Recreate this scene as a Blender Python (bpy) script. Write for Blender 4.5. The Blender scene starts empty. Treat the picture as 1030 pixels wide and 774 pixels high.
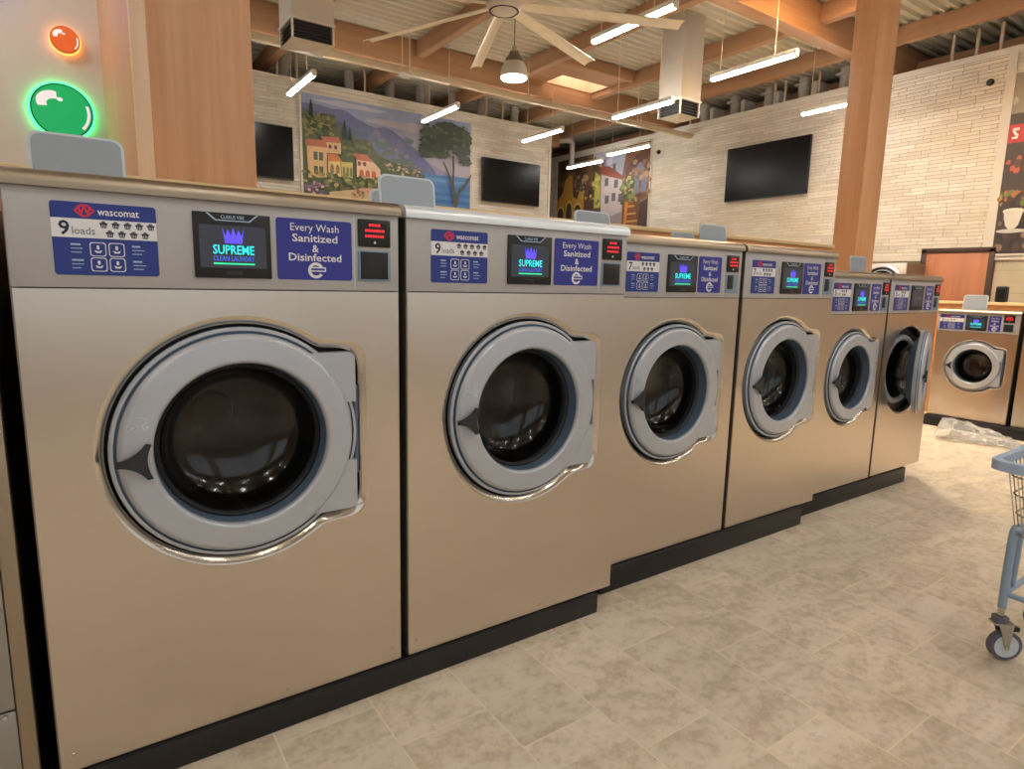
import bpy, bmesh, math, random
from mathutils import Vector, Matrix, noise
random.seed(7)
PI = math.pi
S = bpy.context.scene
COL = S.collection

# ------------------------------------------------------------------ materials
def lin(c):
    out = []
    for v in c:
        v /= 255.0
        out.append(v / 12.92 if v <= 0.04045 else ((v + 0.055) / 1.055) ** 2.4)
    return tuple(out) + (1.0,)

def newmat(name):
    m = bpy.data.materials.new(name)
    m.use_nodes = True
    nt = m.node_tree
    b = nt.nodes['Principled BSDF']
    return m, nt, b

def N(nt, typ, **kw):
    n = nt.nodes.new(typ)
    for k, v in kw.items():
        if k.startswith('i_'):
            n.inputs[k[2:].replace('_', ' ')].default_value = v
        else:
            setattr(n, k, v)
    return n

def L(nt, a, b):
    nt.links.new(a, b)

def math_(nt, op, a, b=None, c=None):
    n = nt.nodes.new('ShaderNodeMath'); n.operation = op
    for i, v in enumerate((a, b, c)):
        if v is None: continue
        if isinstance(v, (int, float)): n.inputs[i].default_value = v
        else: nt.links.new(v, n.inputs[i])
    return n.outputs[0]

def mixc(nt, fac, a, b, blend='MIX'):
    n = nt.nodes.new('ShaderNodeMix'); n.data_type = 'RGBA'; n.blend_type = blend
    for sock, v in ((n.inputs['Factor'], fac), (n.inputs[6], a), (n.inputs[7], b)):
        if isinstance(v, (int, float)): sock.default_value = v
        elif isinstance(v, tuple): sock.default_value = v
        else: nt.links.new(v, sock)
    return n.outputs[2]

def plain(name, rgb, rough=0.5, metal=0.0, var=0.06, scale=12.0, spec=0.5, bump=0.0):
    """a plain finish with slight procedural mottling"""
    m, nt, b = newmat(name)
    tc = N(nt, 'ShaderNodeTexCoord')
    nz = N(nt, 'ShaderNodeTexNoise', i_Scale=scale, i_Detail=3.0)
    L(nt, tc.outputs['Object'], nz.inputs['Vector'])
    c = lin(rgb)
    d = tuple(max(0, v * (1 - var * 2)) for v in c[:3]) + (1,)
    L(nt, mixc(nt, nz.outputs['Fac'], d, tuple(min(1, v * (1 + var)) for v in c[:3]) + (1,)), b.inputs['Base Color'])
    b.inputs['Roughness'].default_value = rough
    b.inputs['Metallic'].default_value = metal
    b.inputs['Specular IOR Level'].default_value = spec
    if bump:
        bp = N(nt, 'ShaderNodeBump', i_Strength=bump, i_Distance=0.01)
        L(nt, nz.outputs['Fac'], bp.inputs['Height']); L(nt, bp.outputs[0], b.inputs['Normal'])
    return m

def emit(name, rgb, strength, base=None):
    m, nt, b = newmat(name)
    b.inputs['Base Color'].default_value = lin(base or rgb)
    b.inputs['Emission Color'].default_value = lin(rgb)
    b.inputs['Emission Strength'].default_value = strength
    b.inputs['Roughness'].default_value = 0.4
    return m

def steel(name, rgb, rough, aniso=0.6, streak=0.10, wavy=0.0):
    m, nt, b = newmat(name)
    tc = N(nt, 'ShaderNodeTexCoord')
    mp = N(nt, 'ShaderNodeMapping'); mp.inputs['Scale'].default_value = (3.0, 3.0, 260.0)
    L(nt, tc.outputs['Object'], mp.inputs['Vector'])
    nz = N(nt, 'ShaderNodeTexNoise', i_Scale=1.0, i_Detail=2.0)
    L(nt, mp.outputs[0], nz.inputs['Vector'])
    sm = N(nt, 'ShaderNodeTexNoise', i_Scale=2.2, i_Detail=4.0)
    L(nt, tc.outputs['Object'], sm.inputs['Vector'])
    c = lin(rgb)
    lo = tuple(v * (1 - streak) for v in c[:3]) + (1,)
    L(nt, mixc(nt, nz.outputs['Fac'], lo, c), b.inputs['Base Color'])
    b.inputs['Metallic'].default_value = 1.0
    mr = N(nt, 'ShaderNodeMapRange'); mr.inputs[1].default_value = 0.3; mr.inputs[2].default_value = 0.7
    mr.inputs[3].default_value = rough - 0.015; mr.inputs[4].default_value = rough + 0.02
    L(nt, sm.outputs['Fac'], mr.inputs[0]); L(nt, mr.outputs[0], b.inputs['Roughness'])
    if aniso:
        b.inputs['Anisotropic'].default_value = aniso
        cb = N(nt, 'ShaderNodeCombineXYZ'); cb.inputs[0].default_value = 1.0
        tg = N(nt, 'ShaderNodeTangent', direction_type='RADIAL', axis='Z')
        L(nt, tg.outputs[0], b.inputs['Tangent'])
    bp = N(nt, 'ShaderNodeBump', i_Strength=0.03, i_Distance=0.002)
    L(nt, nz.outputs['Fac'], bp.inputs['Height'])
    if wavy:
        wv = N(nt, 'ShaderNodeTexNoise', i_Scale=1.7, i_Detail=1.0)
        L(nt, tc.outputs['Object'], wv.inputs['Vector'])
        b2 = N(nt, 'ShaderNodeBump', i_Strength=wavy, i_Distance=0.02)
        L(nt, wv.outputs['Fac'], b2.inputs['Height']); L(nt, b2.outputs[0], bp.inputs['Normal'])
    L(nt, bp.outputs[0], b.inputs['Normal'])
    return m

def wood(name, a, b_, rough=0.45, axis='Z', scale=1.0):
    m, nt, b = newmat(name)
    tc = N(nt, 'ShaderNodeTexCoord')
    mp = N(nt, 'ShaderNodeMapping')
    s = [14.0 * scale] * 3
    s['XYZ'.index(axis)] = 0.7 * scale
    mp.inputs['Scale'].default_value = s
    L(nt, tc.outputs['Object'], mp.inputs['Vector'])
    nz = N(nt, 'ShaderNodeTexNoise', i_Scale=1.0, i_Detail=6.0, i_Roughness=0.6)
    L(nt, mp.outputs[0], nz.inputs['Vector'])
    mp2 = N(nt, 'ShaderNodeMapping')
    s2 = [90.0 * scale] * 3; s2['XYZ'.index(axis)] = 2.5
    mp2.inputs['Scale'].default_value = s2
    L(nt, tc.outputs['Object'], mp2.inputs['Vector'])
    fn = N(nt, 'ShaderNodeTexNoise', i_Scale=1.0, i_Detail=2.0)
    L(nt, mp2.outputs[0], fn.inputs['Vector'])
    f = math_(nt, 'ADD', math_(nt, 'MULTIPLY', nz.outputs['Fac'], 0.75), math_(nt, 'MULTIPLY', fn.outputs['Fac'], 0.25))
    rp = N(nt, 'ShaderNodeMapRange'); rp.inputs[1].default_value = 0.35; rp.inputs[2].default_value = 0.66
    L(nt, f, rp.inputs[0])
    L(nt, mixc(nt, rp.outputs[0], lin(a), lin(b_)), b.inputs['Base Color'])
    b.inputs['Roughness'].default_value = rough
    return m

def stone(name, ax):
    """stacked split-face stone veneer: thin courses of unequal blocks"""
    m, nt, b = newmat(name)
    tc = N(nt, 'ShaderNodeTexCoord')
    sp = N(nt, 'ShaderNodeSeparateXYZ'); L(nt, tc.outputs['Object'], sp.inputs[0])
    cb = N(nt, 'ShaderNodeCombineXYZ')
    L(nt, sp.outputs[ax], cb.inputs[0]); L(nt, sp.outputs[2], cb.inputs[1])
    wn = N(nt, 'ShaderNodeTexNoise', i_Scale=2.5, i_Detail=2.0)
    L(nt, cb.outputs[0], wn.inputs['Vector'])
    vm = N(nt, 'ShaderNodeVectorMath', operation='MULTIPLY_ADD')
    L(nt, wn.outputs['Color'], vm.inputs[0]); vm.inputs[1].default_value = (0.05, 0.025, 0); L(nt, cb.outputs[0], vm.inputs[2])
    br = N(nt, 'ShaderNodeTexBrick')
    br.offset = 0.37; br.squash = 1.7; br.squash_frequency = 3
    for k, v in (('Scale', 1.0), ('Mortar Size', 0.003), ('Mortar Smooth', 0.9), ('Bias', 0.0), ('Brick Width', 0.30), ('Row Height', 0.052)):
        br.inputs[k].default_value = v
    L(nt, vm.outputs[0], br.inputs['Vector'])
    br.inputs['Color1'].default_value = lin((236, 229, 216)); br.inputs['Color2'].default_value = lin((220, 210, 195))
    br.inputs['Mortar'].default_value = lin((190, 178, 160))
    br2 = N(nt, 'ShaderNodeTexBrick')
    br2.offset = 0.5
    for k, v in (('Scale', 1.0), ('Mortar Size', 0.003), ('Mortar Smooth', 0.4), ('Brick Width', 0.61), ('Row Height', 0.104)):
        br2.inputs[k].default_value = v
    L(nt, vm.outputs[0], br2.inputs['Vector'])
    br2.inputs['Color1'].default_value = (1, 1, 1, 1); br2.inputs['Color2'].default_value = (0.86, 0.85, 0.83, 1); br2.inputs['Mortar'].default_value = (0.72, 0.68, 0.62, 1)
    nz = N(nt, 'ShaderNodeTexNoise', i_Scale=22.0, i_Detail=6.0, i_Roughness=0.7)
    L(nt, cb.outputs[0], nz.inputs['Vector'])
    big = N(nt, 'ShaderNodeTexNoise', i_Scale=0.9, i_Detail=3.0)
    L(nt, cb.outputs[0], big.inputs['Vector'])
    c = mixc(nt, 0.8, br.outputs['Color'], br2.outputs['Color'], 'MULTIPLY')
    c = mixc(nt, 0.3, c, nz.outputs['Color'], 'SOFT_LIGHT')
    bf = N(nt, 'ShaderNodeMapRange'); bf.inputs[1].default_value = 0.5; bf.inputs[2].default_value = 0.72
    L(nt, big.outputs['Fac'], bf.inputs[0])
    c = mixc(nt, math_(nt, 'MULTIPLY', bf.outputs[0], 0.35), c, lin((206, 186, 152)))
    L(nt, c, b.inputs['Base Color'])
    b.inputs['Roughness'].default_value = 0.85
    h = math_(nt, 'ADD', math_(nt, 'MULTIPLY', br.outputs['Fac'], -0.7), math_(nt, 'MULTIPLY', nz.outputs['Fac'], 0.6))
    bp = N(nt, 'ShaderNodeBump', i_Strength=0.9, i_Distance=0.025)
    L(nt, h, bp.inputs['Height']); L(nt, bp.outputs[0], b.inputs['Normal'])
    return m

def tile_floor(name):
    """12x24 inch stone-look porcelain, laid in a one-third running bond along the aisle"""
    m, nt, b = newmat(name)
    tc = N(nt, 'ShaderNodeTexCoord')
    sp = N(nt, 'ShaderNodeSeparateXYZ'); L(nt, tc.outputs['Object'], sp.inputs[0])
    W_, H_ = 0.3267, 0.666
    u = math_(nt, 'DIVIDE', math_(nt, 'SUBTRACT', sp.outputs[0], 0.438 - W_ * 40), W_)
    ci = math_(nt, 'FLOOR', u); fu = math_(nt, 'FRACT', u)
    v = math_(nt, 'DIVIDE', math_(nt, 'ADD', math_(nt, 'SUBTRACT', sp.outputs[1], 1.898 - H_ * 40 - 0.222 * 40), math_(nt, 'MULTIPLY', ci, 0.222)), H_)
    # shift so that column 0 has its joint at y = 1.898
    v = math_(nt, 'SUBTRACT', v, (0.222 * 80) / H_)
    ri = math_(nt, 'FLOOR', v); fv = math_(nt, 'FRACT', v)
    du = math_(nt, 'MULTIPLY', math_(nt, 'MINIMUM', fu, math_(nt, 'SUBTRACT', 1.0, fu)), W_)
    dv = math_(nt, 'MULTIPLY', math_(nt, 'MINIMUM', fv, math_(nt, 'SUBTRACT', 1.0, fv)), H_)
    d = math_(nt, 'MINIMUM', du, dv)
    g = N(nt, 'ShaderNodeMapRange'); g.inputs[1].default_value = 0.0014; g.inputs[2].default_value = 0.0028
    L(nt, d, g.inputs[0])
    cid = N(nt, 'ShaderNodeCombineXYZ'); L(nt, ci, cid.inputs[0]); L(nt, ri, cid.inputs[1])
    wn = N(nt, 'ShaderNodeTexWhiteNoise', noise_dimensions='2D'); L(nt, cid.outputs[0], wn.inputs['Vector'])
    off = N(nt, 'ShaderNodeVectorMath', operation='MULTIPLY_ADD')
    L(nt, wn.outputs['Color'], off.inputs[0]); off.inputs[1].default_value = (9, 9, 9); L(nt, tc.outputs['Object'], off.inputs[2])
    rot = N(nt, 'ShaderNodeMapping'); rot.inputs['Rotation'].default_value = (0, 0, 0.5); rot.inputs['Scale'].default_value = (2.4, 5.5, 1)
    L(nt, off.outputs[0], rot.inputs['Vector'])
    n1 = N(nt, 'ShaderNodeTexNoise', i_Scale=1.0, i_Detail=7.0, i_Roughness=0.62, i_Distortion=1.2)
    L(nt, rot.outputs[0], n1.inputs['Vector'])
    n2 = N(nt, 'ShaderNodeTexNoise', i_Scale=26.0, i_Detail=5.0, i_Roughness=0.7)
    L(nt, off.outputs[0], n2.inputs['Vector'])
    n3 = N(nt, 'ShaderNodeTexNoise', i_Scale=3.0, i_Detail=4.0)
    L(nt, off.outputs[0], n3.inputs['Vector'])
    r1 = N(nt, 'ShaderNodeMapRange'); r1.inputs[1].default_value = 0.36; r1.inputs[2].default_value = 0.66
    L(nt, n1.outputs['Fac'], r1.inputs[0])
    c = mixc(nt, r1.outputs[0], lin((216, 201, 179)), lin((230, 217, 197)))
    pm = math_(nt, 'MULTIPLY', math_(nt, 'GREATER_THAN', n3.outputs['Fac'], 0.52), math_(nt, 'GREATER_THAN', n2.outputs['Fac'], 0.5))
    vr = N(nt, 'ShaderNodeMapRange'); vr.inputs[1].default_value = 0.60; vr.inputs[2].default_value = 0.72
    L(nt, math_(nt, 'ADD', math_(nt, 'MULTIPLY', n1.outputs['Fac'], -0.35), math_(nt, 'MULTIPLY_ADD', n2.outputs['Fac'], 0.6, 0.5)), vr.inputs[0])
    c = mixc(nt, math_(nt, 'MULTIPLY', vr.outputs[0], 0.42), c, lin((164, 142, 114)))
    tone = N(nt, 'ShaderNodeMapRange'); tone.inputs[3].default_value = 0.93; tone.inputs[4].default_value = 1.05
    L(nt, wn.outputs['Value'], tone.inputs[0])
    c = mixc(nt, 1.0, c, tone.outputs[0], 'MULTIPLY')
    c = mixc(nt, g.outputs[0], lin((236, 222, 196)), c)
    L(nt, c, b.inputs['Base Color'])
    b.inputs['Roughness'].default_value = 0.42
    rr = N(nt, 'ShaderNodeMapRange'); rr.inputs[3].default_value = 0.36; rr.inputs[4].default_value = 0.55
    L(nt, n2.outputs['Fac'], rr.inputs[0]); L(nt, rr.outputs[0], b.inputs['Roughness'])
    bp = N(nt, 'ShaderNodeBump', i_Strength=0.15, i_Distance=0.004)
    hh = math_(nt, 'ADD', math_(nt, 'MULTIPLY', n2.outputs['Fac'], 0.35), g.outputs[0])
    L(nt, hh, bp.inputs['Height']); L(nt, bp.outputs[0], b.inputs['Normal'])
    return m

def wall_tile(name, ax, a, b_, w=0.6, h=0.3):
    m, nt, b = newmat(name)
    tc = N(nt, 'ShaderNodeTexCoord')
    sp = N(nt, 'ShaderNodeSeparateXYZ'); L(nt, tc.outputs['Object'], sp.inputs[0])
    cb = N(nt, 'ShaderNodeCombineXYZ'); L(nt, sp.outputs[ax], cb.inputs[0]); L(nt, sp.outputs[2], cb.inputs[1])
    br = N(nt, 'ShaderNodeTexBrick')
    br.offset = 0.5
    for k, v in (('Scale', 1.0), ('Mortar Size', 0.003), ('Brick Width', w), ('Row Height', h)):
        br.inputs[k].default_value = v
    L(nt, cb.outputs[0], br.inputs['Vector'])
    br.inputs['Color1'].default_value = lin(a); br.inputs['Color2'].default_value = lin(b_); br.inputs['Mortar'].default_value = lin((150, 138, 118))
    nz = N(nt, 'ShaderNodeTexNoise', i_Scale=6.0, i_Detail=6.0)
    L(nt, cb.outputs[0], nz.inputs['Vector'])
    L(nt, mixc(nt, 0.35, br.outputs['Color'], nz.outputs['Color'], 'SOFT_LIGHT'), b.inputs['Base Color'])
    b.inputs['Roughness'].default_value = 0.5
    return m

def clear(name, tint, gloss_rough=0.02, fres=1.35, extra=0.0, rgb_gloss=(255, 255, 255), cap=1.0):
    """thin clear sheet: see-through, with a Fresnel mirror on top"""
    m = bpy.data.materials.new(name); m.use_nodes = True
    nt = m.node_tree; nt.nodes.clear()
    out = N(nt, 'ShaderNodeOutputMaterial')
    tr = N(nt, 'ShaderNodeBsdfTransparent'); tr.inputs[0].default_value = tint
    gl = N(nt, 'ShaderNodeBsdfGlossy'); gl.inputs['Roughness'].default_value = gloss_rough; gl.inputs['Color'].default_value = lin(rgb_gloss)
    fr = N(nt, 'ShaderNodeFresnel', i_IOR=fres)
    nz = N(nt, 'ShaderNodeTexNoise', i_Scale=4.0)
    f = math_(nt, 'ADD', fr.outputs[0], math_(nt, 'MULTIPLY', nz.outputs['Fac'], extra))
    f = math_(nt, 'MINIMUM', f, cap)
    mx = N(nt, 'ShaderNodeMixShader'); L(nt, f, mx.inputs[0]); L(nt, tr.outputs[0], mx.inputs[1]); L(nt, gl.outputs[0], mx.inputs[2])
    L(nt, mx.outputs[0], out.inputs[0])
    return m

M = {}
M['steel'] = steel('brushed_stainless', (217, 206, 193), 0.30, 0.5, 0.06, 0.35)
M['steel_side'] = plain('cabinet_steel_side', (140, 132, 122), 0.45, 0.8)
M['lip'] = steel('polished_rim', (222, 213, 200), 0.20, 0.0)
M['panel'] = plain('grey_control_panel', (182, 180, 180), 0.45, 0.2, 0.03)
M['lid'] = steel('lid_steel', (176, 162, 144), 0.42, 0.0)
M['lid_reflection'] = plain('lid_pale_reflection', (236, 243, 250), 0.3, 0.2, 0.03)  # pale reflection on the second washer's steel lid, painted into its colour
M['door'] = plain('door_grey_paint', (186, 191, 200), 0.33, 0.3, 0.03)
M['door_in'] = plain('door_inner_grey_blue', (96, 116, 140), 0.3, 0.3, 0.03)
M['gasket'] = plain('black_rubber', (26, 28, 32), 0.5, 0.0, 0.1)
M['handle'] = plain('dark_plastic', (40, 42, 48), 0.35, 0.0, 0.1)
M['drum'] = plain('drum_steel', (78, 72, 66), 0.45, 0.9, 0.12, 40)
M['black'] = plain('black_plastic', (20, 20, 22), 0.4, 0.0, 0.1)
M['base'] = plain('black_plinth', (22, 22, 24), 0.45, 0.0, 0.15)
M['glass'] = clear('door_glass', (0.5, 0.48, 0.46, 1), 0.12, 1.22, 0.06, cap=0.22)
M['blue'] = plain('sticker_blue', (34, 54, 138), 0.35, 0, 0.03)
M['violet'] = plain('sticker_violet', (46, 52, 148), 0.35, 0, 0.03)
M['white'] = plain('sticker_white', (232, 232, 236), 0.4, 0, 0.02)
M['ink'] = plain('sticker_ink', (36, 40, 62), 0.5, 0, 0.02)
M['inkgrey'] = plain('sticker_ink_grey', (96, 98, 112), 0.5, 0, 0.02)
M['redlogo'] = plain('logo_red', (222, 44, 56), 0.4, 0, 0.02)
M['screen'] = emit('lcd_dark', (52, 54, 62), 0.35, (20, 20, 24))
M['lcd_violet'] = emit('lcd_violet', (80, 66, 225), 0.55)
M['lcd_cyan'] = emit('lcd_cyan', (40, 215, 220), 0.5)
M['lcd_blue'] = emit('lcd_blue', (50, 90, 210), 0.6)
M['lcd_green'] = emit('lcd_green', (40, 215, 150), 0.5)
M['lcd_red'] = emit('led_red', (225, 36, 48), 0.5)
M['lcd_dim'] = emit('lcd_dim', (96, 70, 72), 0.4)
M['paleline'] = plain('pale_line', (170, 200, 225), 0.4, 0, 0.02)
M['niche'] = plain('niche_grey_blue', (128, 158, 178), 0.4, 0.2, 0.05)
M['plate'] = plain('grey_plastic_lid', (158, 168, 178), 0.42, 0, 0.03)
M['platerim'] = plain('pale_lid_rim', (205, 216, 224), 0.4, 0, 0.03)
M['screw'] = plain('zinc_screw', (205, 200, 190), 0.3, 1.0)
M['wood'] = wood('orange_laminate', (212, 156, 110), (228, 176, 130), 0.42)
M['wood2'] = wood('pier_laminate', (206, 152, 108), (222, 172, 130), 0.42)
M['woodtrim'] = wood('pale_wood_trim', (232, 196, 160), (240, 208, 178), 0.4)
M['beam'] = wood('ceiling_glulam', (168, 126, 92), (186, 144, 108), 0.6, 'X', 0.7)
M['beamy'] = wood('ceiling_purlin', (166, 124, 92), (182, 142, 106), 0.6, 'Y', 0.7)
M['captop'] = wood('bulkhead_cap', (226, 196, 140), (238, 212, 164), 0.4, 'X')
M['bulk'] = wood('bulkhead_face', (196, 132, 80), (216, 152, 98), 0.45, 'X')
M['doorwood'] = wood('door_brown', (168, 108, 78), (186, 124, 92), 0.4)
M['doorframe'] = plain('dark_brown_frame', (66, 44, 36), 0.4)
M['deck'] = plain('painted_metal_deck', (206, 200, 180), 0.5, 0.0, 0.04)
M['pipe'] = plain('cream_pipe', (214, 198, 168), 0.5)
M['rod'] = plain('pale_rod', (226, 200, 170), 0.5)
M['greypost'] = plain('grey_post', (196, 188, 178), 0.6)
M['outer'] = plain('dark_shell', (96, 76, 62), 0.8)
M['stone_r'] = stone('stone_veneer_right', 1)
M['stone_b'] = stone('stone_veneer_back', 0)
M['lowtile'] = wall_tile('lower_wall_tile', 1, (196, 184, 160), (184, 172, 148))
M['floor'] = tile_floor('floor_tile')
M['trim'] = plain('white_trim', (214, 206, 192), 0.5, 0, 0.03)
M['plaster'] = plain('grey_wall', (224, 220, 212), 0.7, 0, 0.03, 3)
M['frontwall'] = plain('cream_wall', (176, 162, 142), 0.7, 0, 0.03, 3)
M['tube'] = emit('tube_diffuser', (255, 251, 244), 26.0)
M['lamp'] = emit('lamp_diffuser', (255, 244, 220), 14.0)
M['whitemetal'] = plain('white_metal', (222, 218, 208), 0.4)
M['fan'] = plain('fan_cream', (240, 234, 214), 0.35)
M['lampcap'] = plain('lamp_grey_cap', (120, 110, 98), 0.45, 0.3)
M['lampdome'] = plain('lamp_dome', (214, 210, 196), 0.3)
M['duct'] = plain('white_duct', (206, 198, 184), 0.5, 0, 0.05, 5)
M['louver'] = plain('diffuser_louver', (150, 144, 134), 0.4, 0.3)
M['ductdark'] = plain('diffuser_shadow', (44, 40, 38), 0.6)
M['tv'] = plain('tv_screen', (7, 7, 9), 0.25, 0, 0.0, 3, 0.25)
M['tvb'] = plain('tv_bezel', (16, 16, 18), 0.35)
M['skyl'] = emit('skylight_pane', (255, 246, 232), 1.6)
M['skyl2'] = emit('skylight_pane_bright', (255, 240, 214), 60.0)
M['neon_o'] = emit('orange_halo', (255, 160, 80), 1.0)
M['neon_g'] = emit('green_halo', (80, 255, 150), 1.0)
M['neon_v'] = emit('violet_halo', (140, 120, 255), 1.0)
M['sign_o'] = emit('orange_face', (206, 92, 40), 0.30)
M['sign_g'] = emit('green_face', (10, 160, 90), 0.32)
M['sign_v'] = emit('violet_face', (120, 90, 240), 0.5)
M['sign_w'] = emit('white_face', (225, 222, 224), 0.3)
M['cart'] = plain('cart_blue_grey', (152, 176, 206), 0.3, 0.3, 0.03)
M['cartrim'] = plain('cart_bumper', (172, 194, 222), 0.4, 0, 0.04)
M['chrome'] = plain('chrome_wire', (190, 188, 184), 0.2, 1.0)
M['tyre'] = plain('grey_tyre', (98, 100, 112), 0.6)
M['hubw'] = plain('wheel_hub', (206, 216, 228), 0.4)
M['bag'] = clear('plastic_film', (0.97, 0.97, 0.97, 1), 0.15, 1.3, 0.12)
_nt = M['bag'].node_tree
_o = [n for n in _nt.nodes if n.type == 'OUTPUT_MATERIAL'][0]
_src = _o.inputs[0].links[0].from_socket
_df = N(_nt, 'ShaderNodeBsdfDiffuse'); _df.inputs[0].default_value = (.85, .85, .85, 1)
_mx = N(_nt, 'ShaderNodeMixShader'); _mx.inputs[0].default_value = 0.22
L(_nt, _src, _mx.inputs[1]); L(_nt, _df.outputs[0], _mx.inputs[2]); L(_nt, _mx.outputs[0], _o.inputs[0])
M['pane'] = clear('window_glass', (0.97, 0.98, 0.98, 1), 0.0, 1.4)

# ------------------------------------------------------------------ mesh helper
FONT = {}
def text_geo(s, bold):
    k = (s, bold)
    if k not in FONT:
        cu = bpy.data.curves.new('lettering', 'FONT')
        cu.body = s; cu.size = 1.0; cu.offset = bold; cu.resolution_u = 2
        ob = bpy.data.objects.new('lettering', cu)
        me = bpy.data.meshes.new_from_object(ob)
        vs = [v.co.copy() for v in me.vertices]; fs = [tuple(p.vertices) for p in me.polygons]
        bpy.data.meshes.remove(me); bpy.data.objects.remove(ob); bpy.data.curves.remove(cu)
        FONT[k] = (vs, fs)
    return FONT[k]

class MB:
    def __init__(self):
        self.bm = bmesh.new(); self.mats = []
    def mi(self, m):
        m = M[m] if isinstance(m, str) else m
        if m not in self.mats: self.mats.append(m)
        return self.mats.index(m)
    def face(self, vs, mi, smooth=False):
        try:
            f = self.bm.faces.new(vs)
        except ValueError:
            return None
        f.material_index = mi; f.smooth = smooth
        return f
    def box(self, x0, x1, y0, y1, z0, z1, mat, bev=0.0, T=None, seg=2):
        t = bmesh.new()
        bmesh.ops.create_cube(t, size=1.0)
        for v in t.verts:
            v.co = Vector(((x0 + x1) / 2 + v.co.x * (x1 - x0), (y0 + y1) / 2 + v.co.y * (y1 - y0), (z0 + z1) / 2 + v.co.z * (z1 - z0)))
        if bev:
            bmesh.ops.bevel(t, geom=list(t.edges), offset=bev, segments=seg, affect='EDGES', profile=0.5)
        self.merge(t, mat, T, smooth=bool(bev))
        return self
    def merge(self, t, mat, T=None, smooth=False):
        mi = self.mi(mat); mp = {}
        for v in t.verts:
            mp[v] = self.bm.verts.new((T @ v.co) if T else v.co)
        for f in t.faces:
            self.face([mp[v] for v in f.verts], mi, smooth)
        t.free()
    def cyl(self, p0, p1, r, mat, n=16, r2=None, cap=True):
        p0 = Vector(p0); p1 = Vector(p1); d = (p1 - p0).normalized()
        a = d.orthogonal().normalized(); b = d.cross(a)
        r2 = r if r2 is None else r2; mi = self.mi(mat)
        A = [self.bm.verts.new(p0 + (a * math.cos(2 * PI * i / n) + b * math.sin(2 * PI * i / n)) * r) for i in range(n)]
        B = [self.bm.verts.new(p1 + (a * math.cos(2 * PI * i / n) + b * math.sin(2 * PI * i / n)) * r2) for i in range(n)]
        for i in range(n):
            self.face([A[i], A[(i + 1) % n], B[(i + 1) % n], B[i]], mi, True)
        if cap:
            self.face(A[::-1], mi); self.face(B, mi)
        return self
    def lathe(self, prof, mat, axis='y', c=(0, 0, 0), n=48, mats=None):
        """prof: (radius, height along the axis)"""
        c = Vector(c); rings = []
        def pt(r, h, a):
            if axis == 'y': return c + Vector((r * math.cos(a), h, r * math.sin(a)))
            if axis == 'z': return c + Vector((r * math.cos(a), r * math.sin(a), h))
            return c + Vector((h, r * math.cos(a), r * math.sin(a)))
        for r, h in prof:
            if r < 1e-6: rings.append([self.bm.verts.new(pt(0, h, 0))])
            else: rings.append([self.bm.verts.new(pt(r, h, 2 * PI * i / n)) for i in range(n)])
        for k in range(len(rings) - 1):
            mi = self.mi(mats[k] if mats else mat); A, B = rings[k], rings[k + 1]
            for i in range(n):
                j = (i + 1) % n
                if len(A) == 1 and len(B) == 1: continue
                if len(A) == 1: self.face([A[0], B[i], B[j]], mi, True)
                elif len(B) == 1: self.face([A[i], A[j], B[0]], mi, True)
                else: self.face([A[i], A[j], B[j], B[i]], mi, True)
        return self
    def poly(self, pts, mat):
        self.face([self.bm.verts.new(p) for p in pts], self.mi(mat)); return self
    def flat(self, pts2, mat, y, f=None):
        """flat polygon in an upright plane; f maps (u, v, y) to space; concave outlines are triangulated"""
        f = f or (lambda u, v, y: (u, y, v))
        t = bmesh.new()
        fc = t.faces.new([t.verts.new(f(u, v, y)) for u, v in pts2])
        fc.normal_update()
        bmesh.ops.triangulate(t, faces=[fc])
        self.merge(t, mat); return self
    def strip(self, loops, mat, closed=True, smooth=True):
        mi = self.mi(mat)
        R = [[self.bm.verts.new(p) for p in l] for l in loops]
        n = len(R[0])
        for k in range(len(R) - 1):
            for i in range(n if closed else n - 1):
                j = (i + 1) % n
                self.face([R[k][i], R[k][j], R[k + 1][j], R[k + 1][i]], mi, smooth)
        return R
    def prism(self, pts2, y0, y1, mat, f=None):
        f = f or (lambda u, v, y: (u, y, v))
        t = bmesh.new()
        A = [t.verts.new(f(u, v, y0)) for u, v in pts2]; B = [t.verts.new(f(u, v, y1)) for u, v in pts2]
        fa = t.faces.new(A[::-1]); fb = t.faces.new(B)
        n = len(A)
        for i in range(n): t.faces.new([A[i], A[(i + 1) % n], B[(i + 1) % n], B[i]])
        fa.normal_update(); fb.normal_update()
        bmesh.ops.triangulate(t, faces=[fa, fb])
        self.merge(t, mat); return self
    def tube(self, path, r, mat, n=8, closed=False):
        path = [Vector(p) for p in path]; mi = self.mi(mat); rings = []
        m = len(path); ref = None
        for i, p in enumerate(path):
            if closed: d = path[(i + 1) % m] - path[i - 1]
            else: d = path[min(i + 1, m - 1)] - path[max(i - 1, 0)]
            d.normalize()
            if ref is None: ref = d.orthogonal().normalized()
            ref = (ref - d * ref.dot(d)).normalized(); b = d.cross(ref)
            rings.append([self.bm.verts.new(p + (ref * math.cos(2 * PI * k / n) + b * math.sin(2 * PI * k / n)) * r) for k in range(n)])
        for i in range(m if closed else m - 1):
            A, B = rings[i], rings[(i + 1) % m]
            for k in range(n): self.face([A[k], A[(k + 1) % n], B[(k + 1) % n], B[k]], mi, True)
        if not closed:
            self.face(rings[0][::-1], mi); self.face(rings[-1], mi)
        return self
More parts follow.
